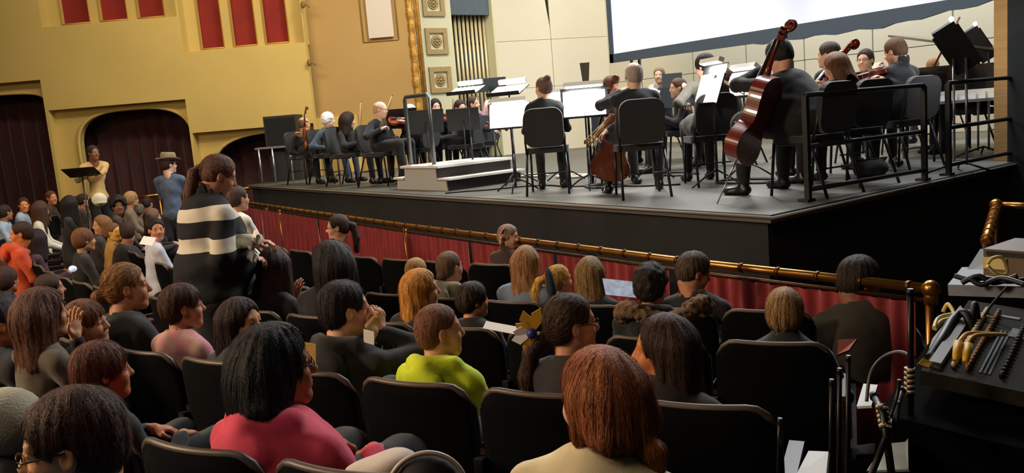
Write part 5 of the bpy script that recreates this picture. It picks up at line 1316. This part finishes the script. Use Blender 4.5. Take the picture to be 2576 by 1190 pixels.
# percussion table and box at the back
P = Vector(atD(2300, 232, 10.6)); root = empty('percussion_table', (P.x, P.y, 0), RAD(rayaz(2300)-90), 'dark covered table with small white items behind the players', 'table')
H = P.z; MB().box((-.7, -.25, H-.30), (.7, .25, H)).bevel(.02).build('table_top', mt['black'], root)
for x, y in ((-.6, -.2), (.6, -.2), (-.6, .2), (.6, .2)): MB().tube([(x, y, 0), (x, y, H-.3)], .015, 6).build('leg', mt['metal'], root)
P2 = Vector(atD(2330, 180, 10.9)); o = MB().box((-.28, -.2, 0), (.28, .2, .30)).bevel(.02).build('equipment_case', mt['black']); o.location = (P2.x, P2.y, H); o.rotation_euler = (0, 0, RAD(rayaz(2300)-90)); tag(o, 'black box standing on the dark covered table', 'case')
Pa = Vector(atD(2425, 250, 8.65)); CUP0 = np.array(Pa); CUPU = np.array([math.cos(RAD(rayaz(2425)-90)), math.sin(RAD(rayaz(2425)-90)), 0])
for k in range(7):
    px = 0; Pk = CUP0+(k-3)*.085*CUPU; o = MB().box((-.035, -.03, 0), (.035, .03, .035+.015*(k % 3))).bevel(.006).build('small_bottle' if k % 3 else 'white_cup', mat('cup_white', 'd8d8d4', .4)); o.location = (Pk[0], Pk[1], Pk[2]); tag(o, ORD[k].replace('rightmost', 'first')+' small white item from the left on the metal shelf by the lamp stands', 'cup', 'small white items on the shelf by the lamp stands')
Pa = Vector(atD(2425, 250, 8.65)); root = empty('side_shelf', (Pa.x, Pa.y, 0), RAD(rayaz(2425)-90), 'narrow metal shelf table under the black lamp stands', 'table')
MB().box((-.32, -.12, Pa.z-.03), (.32, .12, Pa.z)).build('table_top', mt['chrome'], root)
for x in (-.28, .28): MB().tube([(x, 0, 0), (x, 0, Pa.z-.03)], .014, 6).build('leg', mt['metal'], root)
P = Vector(atD(1672, 222, 12.0)); root = empty('back_desk', (P.x, P.y, 0), RAD(rayaz(1672)-90), 'long dark desk with a laptop in the back row', 'desk'); H = P.z
MB().box((-.55, -.3, H-.28), (.55, .3, H)).bevel(.01).build('desk_top', mat('desk_slate', '3c4650', .6), root)
for x in (-.5, .5): MB().box((x-.03, -.28, 0), (x+.03, .28, H-.28)).build('side_panel', mt['black'], root)
P = Vector(atD(1690, 188, 12.0)); root = empty('laptop', (P.x, P.y, H), RAD(rayaz(1690)-90), 'open laptop seen from behind on the long dark desk', 'laptop')
MB().box((-.14, -.01, .0), (.14, .01, .20)).bevel(.004).build('screen', mat('laptop_grey', '50565a', .5), root); MB().box((-.14, 0, 0), (.14, .2, .015)).build('base', mat('laptop_grey', '50565a', .5), root)
# things lying on the stage floor
def loop_cable(c, label, col, r=.12, n=3, th=.008, squash=1.0, seed=0):
    x, y = c; o = MB().tube([(x+(r+.02*math.sin(k*.9+seed))*math.cos(k*.35)*1.3, y+(r*.8+.03*math.sin(k*1.3+seed))*math.sin(k*.35)*squash, th+.004*(k//18)) for k in range(18*n)], th, 5).build('cable', mat('cable_'+col, col, .5)); return tag(o, label, 'cable')
loop_cable(atZ(1345, 444, 0)[:2], 'white coiled cable on the floor left of the bun haired woman', 'dcd6cc', .16, 3, .014)
loop_cable(atZ(1440, 446, 0)[:2], 'white coiled cable under the widest glowing stand', 'e0d0c4', .18, 3, .014, seed=2)
loop_cable(atZ(1520, 470, 0)[:2], 'dark coiled cable beside the shoes of the grey haired cellist', '1c1c1e', .20, 2, .010, seed=3)
loop_cable(atZ(1880, 458, 0)[:2], 'dark coiled cable under the red brown cello', '1a1a1c', .26, 2, .010, seed=5)
loop_cable(atZ(1700, 440, 0)[:2], 'dark coiled cable behind the black chair', '1a1a1c', .22, 2, .010, seed=7)
A = atZ(1120, 488, 0); B_ = atZ(1330, 470, 0); C2 = atZ(1700, 468, 0)
tag(MB().tube([(A[0]+(B_[0]-A[0])*k, A[1]+(B_[1]-A[1])*k+.05*math.sin(k*9), .01) for k in np.linspace(0, 1, 14)], .010, 5).build('cable', mat('cable_2a', '2a2a2c', .5)), 'long dark cable along the stage edge by the podium', 'cable')
tag(MB().tube([(B_[0]+(C2[0]-B_[0])*k, B_[1]+(C2[1]-B_[1])*k+.07*math.sin(k*14), .01) for k in np.linspace(0, 1, 20)], .010, 5).build('cable', mat('cable_2a', '2a2a2c', .5)), 'long dark cable running behind the seated cellists', 'cable')
P = atZ(2190, 445, 0); S = SDF(*ax3((-.22, -.16, -.02), (.22, .16, .24), .012)); S.ell((0, 0, .07), (.17, .10, .09), 0); S.ell((-.1, 0, .13), (.05, .06, .07), .03); S.cap((.05, 0, .12), (.15, .02, .16), .02, .015, .03)
S.warp(lambda X, Y, Z: .008*noise3(X, Y, Z, 40, 3)); S.cut_below(.002); V, Q = S.polys(); o = link('shoulder_bag', mesh_np('bag', V, Q), None, mt['blackcloth']); o.location = (P[0], P[1], 0); o.rotation_euler = (0, 0, 1); tag(o, 'slumped black bag on the stage floor behind the guard rail', 'bag')
# ------------------------------------------------------------------ sound desk at the right, close to the camera
tf = mat('console_grey', '1f1c16', .85, noise=.25, nscale=30, spec=.15)
def quadbox(c0, c1, c2, c3, th, name, m, parent=None):
    """box on four corner points"""
    b = bmesh.new(); P = [Vector(p) for p in (c0, c1, c2, c3)]; n = (P[1]-P[0]).cross(P[3]-P[0]).normalized()
    if n.z < 0: n = -n
    A = [b.verts.new(p) for p in P]; B_ = [b.verts.new(p-n*th) for p in P]
    b.faces.new(A); b.faces.new(B_[::-1])
    for k in range(4): b.faces.new((A[k], A[(k+1) % 4], B_[(k+1) % 4], B_[k]))
    bmesh.ops.recalc_face_normals(b, faces=b.faces); me = bpy.data.meshes.new(name); b.to_mesh(me); b.free(); me.materials.append(None); return link(name, me, parent, m)
# console plane: near-left corner, axis u to the right, v away
K0 = Vector(atD(2352, 925, 1.62)); Ku = (Vector(atD(2640, 985, 1.50))-K0); Kv = (Vector(atD(2415, 770, 1.98))-K0)
ul, vl_ = Ku.length, Kv.length; u_ = Ku.normalized(); v_ = (Kv-u_*Kv.dot(u_)).normalized(); vl_ = Kv.dot(v_); n_ = u_.cross(v_); n_ = n_ if n_.z > 0 else -n_
KM = Matrix((u_, v_, n_)).transposed().to_4x4(); KM.translation = K0
desk = empty('mixing_console'); desk.matrix_world = KM; tag(desk, 'grey mixing console with rows of knobs and yellow cables, bottom right', 'mixing console')
MB().box((-.02, -.03, -.03), (ul, vl_+.06, 0)).bevel(.006).build('housing', tf, desk)
kn = None
def knob(u, v, m, r=.006, hgt=.014):
    o = MB().tube([(0, 0, 0), (0, 0, hgt*.8), (0, 0, hgt)], [r, r*.85, r*.5], 8).build('knob', m, desk); o.location = (u, v, 0); return o
pr = {}
def knobc(u, v, key, m, r, hgt):
    if key not in pr: pr[key] = knob(u, v, m, r, hgt)
    else: c = pr[key].copy(); COL.objects.link(c); c.location = (u, v, 0)
kb = mat('knob_black', '141210', .4); kc = mat('knob_ivory', 'c8b898', .4); kt = mat('knob_brown', '7a5a34', .4)
rows = int(vl_/.021)
for ci, u in enumerate((.030, .055, .115, .180, .215, .262, .290, .325)):
    for k in range(rows):
        v = .02+k*.021
        if ci in (2,) and k > rows*.75: continue
        knobc(u, v, ('a', ci % 3), (kc, kt, kb)[ci % 3], .0055, .014)
for k in range(3): MB().box((.075+k*.008, .02, 0), (.079+k*.008, vl_*.7, .002)).build('fader_slot', kb, desk)
for k, (u, v, w_, d_, c) in enumerate(((.145, vl_*.62, .035, .05, '7a6a5c'), (.188, vl_*.60, .022, .045, 'b84a48'), (.195, vl_*.80, .016, .02, 'a8504a'), (.095, vl_*.62, .03, .06, '4a5a40'), (.05, vl_*.92, .05, .012, '8a8a80'))):
    MB().box((u, v, 0), (u+w_, v+d_, .003)).build('label_patch', mat('patch_'+c, c, .6), desk)
MB().box((-.012, .0, 0), (.010, vl_*.85, .012)).bevel(.002).build('slide_strip', mat('strip_grey', '5c584c', .5), desk)
def cable(label, pts, r, m, n=26, cat='cable'):
    P = [Vector(atD(*p)) for p in pts]; out = []
    for i in range(len(P)-1):
        p0, p1, p2, p3 = P[max(i-1, 0)], P[i], P[i+1], P[min(i+2, len(P)-1)]
        for k in range(8):
            t = k/8; out.append(.5*((2*p1)+(-p0+p2)*t+(2*p0-5*p1+4*p2-p3)*t*t+(-p0+3*p1-3*p2+p3)*t**3))
    out.append(P[-1]); return tag(MB().tube(out, r, 7).build('cable', m), label, cat)
yc = mat('cable_yellow', 'c89a28', .5); yl = mat('cable_pale_yellow', 'c8b060', .5); bk = mat('cable_black', '121214', .5)
def plug(px, py, px2, py2, t, lb): A = Vector(atD(px, py, t)); B_ = Vector(atD(px2, py2, t-.03)); return tag(MB().tube([A, A.lerp(B_, .75), B_], [.0095, .0075, .005], 10).build('plug', yc), lb, 'plug')
cable('yellow cable arching over the console to the left yellow plug', [(2408, 872, 1.64), (2420, 850, 1.66), (2440, 838, 1.72), (2500, 840, 1.78), (2560, 850, 1.8)], .0042, yc)
cable('yellow cable arching over the console to the right yellow plug', [(2430, 878, 1.63), (2444, 850, 1.65), (2470, 842, 1.68), (2530, 842, 1.75)], .0042, yc)
plug(2411, 862, 2404, 908, 1.62, 'left thick yellow plug standing in the console'); plug(2436, 868, 2428, 912, 1.61, 'right thick yellow plug standing in the console')
cable('black and yellow banded cable along the back of the console', [(2350, 826, 1.85), (2362, 800, 1.9), (2400, 790, 1.92), (2440, 785, 1.92), (2490, 800, 1.9), (2540, 830, 1.85), (2560, 855, 1.8), (2600, 870, 1.8)], .0050, yl)
cable('pale yellow cable looping to the floor left of the console', [(2352, 828, 1.86), (2368, 808, 1.88), (2400, 795, 1.9), (2385, 765, 1.95), (2372, 785, 1.95)], .0046, yl)
cable('thin black cable hanging between shelf and console', [(2535, 720, 1.9), (2500, 760, 1.9), (2470, 800, 1.88), (2440, 825, 1.85)], .003, bk)
cable('black cable bundle curving over the console edge', [(2340, 900, 1.7), (2370, 850, 1.75), (2400, 800, 1.85), (2430, 790, 1.85), (2450, 850, 1.8)], .010, bk)
cable('black cable rising from the console to the dark shelf', [(2450, 850, 1.82), (2448, 800, 1.85), (2452, 765, 1.88), (2458, 800, 1.86)], .008, bk)
# flight case below the console
c0 = Vector(atD(2300, 965, 1.60)); T2 = KM.copy(); T2.translation = c0-n_*.02
fc_ = empty('flight_case'); fc_.matrix_world = T2; tag(fc_, 'black flight case carrying the mixing console', 'case')
MB().box((-.04, -.10, -.55), (ul+.1, vl_+.1, -.015)).bevel(.01).build('case_body', mat('case_black', '030304', 1.0, spec=.05), fc_)
MB().box((.10, -.112, -.20), (.145, -.102, -.165)).bevel(.003).build('latch', mt['brassdark'], fc_)
# shelf and rack unit behind the console
s0 = Vector(atD(2384, 716, 2.20)); s1 = Vector(atD(2640, 722, 2.0)); s2 = Vector(atD(2640, 672, 2.35)); s3 = Vector(atD(2420, 672, 2.55))
sh = quadbox(s0, s1, s2, s3, .03, 'equipment_shelf', mat('shelf_grey', '6a7078', .5)); tag(sh, 'grey shelf edge with black cables behind the console', 'shelf')
u2 = (s1-s0); u2.z = 0; a2 = math.atan2(u2.y, u2.x)
fl = quadbox(s0-V3(0, 0, .03), s1-V3(0, 0, .03), s1-V3(0, 0, .031)+(s2-s1)*.9, s0-V3(0, 0, .031)+(s3-s0)*.9, .34, 'equipment_rack', mat('case_black', '030304', 1.0, spec=.05)); tag(fl, 'black equipment rack under the grey shelf', 'rack')
B0 = Vector(atD(2474, 700, 2.30)); root = empty('tuner_box', B0, a2, 'brown box unit with paper label on the grey shelf', 'electronic box')
bx = MB().box((0, 0, 0), (.34, .20, .085)).bevel(.004).build('casing', mat('unit_brown', '5c4c34', .5, noise=.15), root)
MB().box((.0, -.004, .030), (.062, -.001, .062)).build('label', mat('label_paper', 'c0b070', .7), root); MB().box((.01, -.006, .068), (.32, -.001, .080)).build('vent_strip', kb, root)
cable('loop of yellow cable in front of the brown box unit', [(2484, 664, 2.2), (2496, 650, 2.2), (2520, 648, 2.2), (2532, 672, 2.2), (2530, 690, 2.2), (2506, 688, 2.2), (2484, 668, 2.2)], .0048, yl)
for k, pts in enumerate(([(2402, 694, 2.15), (2440, 704, 2.12), (2480, 700, 2.1), (2540, 708, 2.05), (2600, 700, 2.05)], [(2420, 712, 2.12), (2460, 694, 2.1), (2500, 712, 2.08), (2560, 694, 2.05)], [(2440, 700, 2.1), (2470, 716, 2.08), (2520, 700, 2.06), (2580, 716, 2.0)])):
    cable(('upper', 'middle', 'lower')[k]+' black cable tangled on the grey shelf', pts, .007, bk)
wc = mat('white_board', '8a9296', .9)
tag(quadbox(atD(2425, 690, 2.45), atD(2470, 690, 2.40), atD(2540, 628, 2.55), atD(2466, 626, 2.6), .01, 'white_sheet', wc), 'white board leaning behind the brown box unit', 'board')
tag(quadbox(atD(2372, 905, 1.72), atD(2330, 870, 1.9), atD(2416, 768, 2.05), atD(2440, 800, 1.95), .008, 'white_sheet', wc), 'white folded paper between the console and the black case', 'paper')
tag(quadbox(atD(2155, 1022, 1.75), atD(2192, 1020, 1.73), atD(2208, 968, 1.80), atD(2172, 965, 1.85), .006, 'white_sheet', mat('white_sheet_b', 'c0ccd8', .6)), 'small bright paper seen between the thin black poles', 'paper')
tag(quadbox(atD(2285, 1180, 1.45), atD(2180, 1184, 1.5), atD(2262, 1060, 1.60), atD(2283, 1000, 1.62), .006, 'white_sheet', mat('white_sheet_c', '8e9a9e', .6)), 'tall grey white panel behind the checkered stand', 'paper')
tag(quadbox(atD(2000, 1200, 1.5), atD(2078, 1196, 1.45), atD(2084, 1136, 1.52), atD(2034, 1134, 1.6), .006, 'white_sheet', mat('white_sheet_b', 'c0ccd8', .6)), 'pale sheet lying low at the bottom beside the thin poles', 'paper')
# microphone stands with checkered tape
def checker():
    m = bpy.data.materials.new('checkered_tape'); m.use_nodes = True; nt = m.node_tree; c = nt.nodes.new('ShaderNodeTexChecker'); tc = nt.nodes.new('ShaderNodeTexCoord'); c.inputs['Scale'].default_value = 95
    c.inputs[1].default_value = (*lin('d2bc92'), 1); c.inputs[2].default_value = (*lin('15120f'), 1); nt.links.new(tc.outputs['Object'], c.inputs[0]); nt.links.new(c.outputs[0], nt.nodes['Principled BSDF'].inputs['Base Color']); return m
ck = checker()
def micstand(pts, t, r, tape, label):
    P = [Vector(atD(x, y, t+dt)) for x, y, dt in pts]; root = empty('microphone_stand', P[-1]); tag(root, label, 'microphone stand'); L = [p-P[-1] for p in P]
    MB().tube(L, r, 10).build('pole', mat('mic_stand', '1a1816', .35, metal=.5), root)
    MB().tube([L[0], L[0]+(L[0]-L[1]).normalized()*.012], [r*1.25, r*.9], 10).build('cap', mt['metal'], root)
    if tape:
        a = Vector(atD(*tape[0]))-P[-1]; c = Vector(atD(*tape[1]))-P[-1]; n = 10; b = MB()
        d = (c-a)/n
        for k in range(n): b.tube([a+d*k, a+d*(k+1)], r+.0040, 8)
        # tape squares are separate little plates of two colours
        me = b.mesh('tape'); me.materials.clear(); me.materials.append(mat('tape_cream', 'd2bc92', .6)); me.materials.append(mat('tape_black', '15120f', .6))
        for i, p in enumerate(me.polygons): kk = i//10; j = i % 10; p.material_index = (kk+j//2) % 2
        o = bpy.data.objects.new('checkered_tape', me); COL.objects.link(o); o.parent = root
    return root
micstand([(2290, 742, 0), (2291, 890, 0), (2289, 1230, 0)], 1.55, .0062, ((2288, 925, 1.55), (2288, 992, 1.55)), 'taller black microphone stand with cream and black checkered tape')
micstand([(2200, 1000, .05), (2222, 1040, 0), (2248, 1230, -.05)], 1.45, .0070, ((2218, 1020, 1.47), (2228, 1080, 1.44)), 'shorter leaning microphone stand with checkered tape')
micstand([(2268, 985, .1), (2236, 1085, 0), (2185, 1210, -.1)], 1.45, .006, None, 'thin grey boom arm crossing behind the checkered stands')
for k, (px, py) in enumerate(((1962, 1066), (2092, 968), (2112, 940), (2134, 908))):
    micstand([(px, py, 0), (px-1, 1120, 0), (px-3, 1260, 0)], 1.62+.03*k, .0052, None, ('first', 'second', 'third', 'fourth')[k]+' thin black pole from the left in the group beside the seats')
cable('black cable arcing from the checkered stand to the left poles', [(2180, 1010, 1.6), (2190, 940, 1.62), (2220, 900, 1.64), (2262, 885, 1.62), (2300, 900, 1.58)], .0035, mat('cable_grey', '4a4642', .5))
cable('black looped cable hanging on the shorter checkered stand', [(2262, 955, 1.5), (2258, 990, 1.5), (2240, 1050, 1.48), (2225, 1090, 1.46), (2250, 1080, 1.46), (2262, 1010, 1.5)], .0036, bk)
tag(quadbox(atD(2310, 915, 1.6), atD(2336, 925, 1.6), atD(2345, 912, 1.62), atD(2322, 900, 1.62), .004, 'yellow_tag', yc), 'small yellow tag beside the taller checkered stand', 'tag')
tag(quadbox(atD(2106, 892, 2.6), atD(2136, 880, 2.6), atD(2156, 852, 2.65), atD(2108, 854, 2.65), .01, 'orange_cloth', mat('orange_cloth', '8a4028', .8)), 'small orange cloth behind the end seat near the thin poles', 'cloth')
# things in the audience
P = Vector(atD(948, 1186, 2.05)); S = SDF(*ax3((-.20, -.16, -.10), (.20, .16, .12), .010)); S.ell((0, 0, 0), (.085, .07, .040), 0); S.ell((.05, .03, .01), (.05, .05, .035), .04); S.warp(lambda X, Y, Z: .010*noise3(X, Y, Z, 34, 1)); V, Q = S.polys()
o = link('cloth_bag', mesh_np('bag', V, Q), None, mat('bag_cream', 'c8b8a8', .8)); o.location = P; o.rotation_euler = (0, 0, .7); tag(o, 'cream cloth bag in the lap of the girl in the pink hoodie', 'bag')
root = empty('headphones', Vector(atD(1075, 1232, 1.75)), RAD(rayaz(1075)-90)); tag(root, 'black headband with pale edge rising at the bottom of the view', 'headband')
b = MB(); b.tube([(.085*math.cos(a), 0, .085*math.sin(a)) for a in np.linspace(-.2, PI+.2, 26)], .006, 8); b.build('band', mat('band_cream', 'd8c0ac', .4), root)
b = MB(); b.ball((0, .02, 0), .078, 16); b.build('padding', mat('pad_black', '15110f', .8), root)
def paper(px, py, t, w_, h2, az, tiltd, label, m=None, nm='programme', cat='paper'):
    o = MB().box((-w_/2, -.001, -h2/2), (w_/2, .001, h2/2)).build(nm, m or mt['white']); o.location = atD(px, py, t); o.rotation_euler = (RAD(tiltd), RAD(12), RAD(az)); return tag(o, label, cat)
paper(1560, 725, 4.9, .20, .15, 60, -60, 'blue and white printed programme held by the girl with dark blond hair', mat('print_blue', '8e9cb8', .6, noise=.5, nscale=22))
paper(776, 895, 3.1, .06, .11, 40, 10, 'small yellowish card standing beside the boy in the black hoodie', mat('card_yellow', 'd8b860', .7))
paper(928, 848, 3.35, .05, .06, 30, 10, 'white tissue at the mouth of the boy in the black hoodie')
paper(372, 606, 7.6, .12, .10, 50, -50, 'white papers held up beside the black haired boy', nm='paper_sheet')
paper(1268, 826, 3.2, .16, .05, 40, -70, 'white paper edge on the seat left of the yellow ribbon')
o = MB().ball((0, 0, 0), .045, 12, (1.2, .6, .5)).build('phone_light', mat('phone_glow', 'c8d0e0', .4, emit='c8d8ff', estr=.6)); o.location = atD(183, 676, 6.0); tag(o, 'small glowing white object held up in the far block', 'phone')
# white cap in the far block
Pc = Vector(atD(250, 502, 10.2)); root = empty('white_hat', Pc, 0, 'round white hat on a child under the black music stand', 'hat')
b = MB(); b.ball((0, 0, 0), .088, 16, (1, 1, .95)); b.build('crown', mat('cap_white', 'd8d4b8', .8), root); b = MB(); b.prism([(.09*math.cos(a)+.04, .07*math.sin(a)) for a in np.linspace(-1.5, 1.5, 12)], -.04, -.03); b.build('visor', mat('cap_white', 'd8d4b8', .8), root)
# pale knitted cap at the left edge
d_ = Vector(atD(14, 1062, 2.6)); root = empty('knitted_hat', d_, 0, 'pale round knitted hat at the left edge of the front seats', 'hat')
b = MB(); b.ball((0, 0, 0), .118, 20, (1, 1, .95)); b.build('cap_body', mat('knit_pale', 'a8a08a', .9, bump=.5, bscale=120), root)
# yellow ribbon with blue centre
Pr = Vector(atD(1338, 838, 2.98)); root = empty('hair_ribbon', Pr, RAD(rayaz(1338)-90), 'yellow, blue and white hair ribbon on the low ponytail', 'ribbon')
ry = mat('ribbon_yellow', 'd8a018', .5, sheen=.3)
for k, (a, l, m_) in enumerate(((70, .10, ry), (110, .09, ry), (150, .07, ry), (255, .10, ry), (285, .085, ry), (200, .08, mt['white']), (175, .07, mt['white']))):
    T = Matrix.Rotation(-RAD(a-90), 4, 'Y') @ Matrix.Rotation(.3*math.sin(k*3), 4, 'Z'); b = MB()
    b.prism([(-.004, 0), (.004, 0), (.026, l*.55), (.006, l), (-.022, l*.7)], -.002, .002, T @ Matrix.Rotation(PI/2, 4, 'X')); b.build('ribbon_loop', m_, root)
b = MB(); b.ball((0, -.008, 0), .020, 12); b.build('ribbon_knot', mat('ribbon_blue', '20307a', .5), root)
Pb = Vector(atD(1378, 690, 5.25)); o = MB().tube([Pb+V3(0, 0, .04), Pb+V3(.01, 0, 0), Pb+V3(.04, -.01, -.10), Pb+V3(.05, -.01, -.17)], [.012, .026, .034, .010], 8).build('hair_bow', mt['blackcloth']); tag(o, 'black hair bow on the crimped golden ponytail', 'bow ribbon')
# fur trim of the parka hood
Pf = Vector(atD(1668, 770, 3.95)); u3 = Vector(r0_)
b = MB(); pts = [Pf+u3*(.20*math.cos(a))+V3(0, 0, .03*math.sin(a*3)-.02)+Vector(h_)*(-.10*math.sin(a)) for a in np.linspace(-.3, PI+.3, 26)]
S = SDF(*ax3([min(p[i] for p in pts)-.07 for i in range(3)], [max(p[i] for p in pts)+.07 for i in range(3)], .009))
for p, q in zip(pts, pts[1:]): S.cap(p, q, .034, .034, .02)
S.warp(lambda X, Y, Z: .012*noise3(X, Y, Z, 150, 2)); V, Q = S.polys(); o = link('fur_trim', mesh_np('fur', V, Q), None, mat('fur_brown', '6e543a', .95, noise=.4, nscale=60, bump=.8, bscale=140)); tag(o, 'brown fur trim around the hood of the curly haired boy', 'fur trim')
for d in DBG: print('DBG', d)
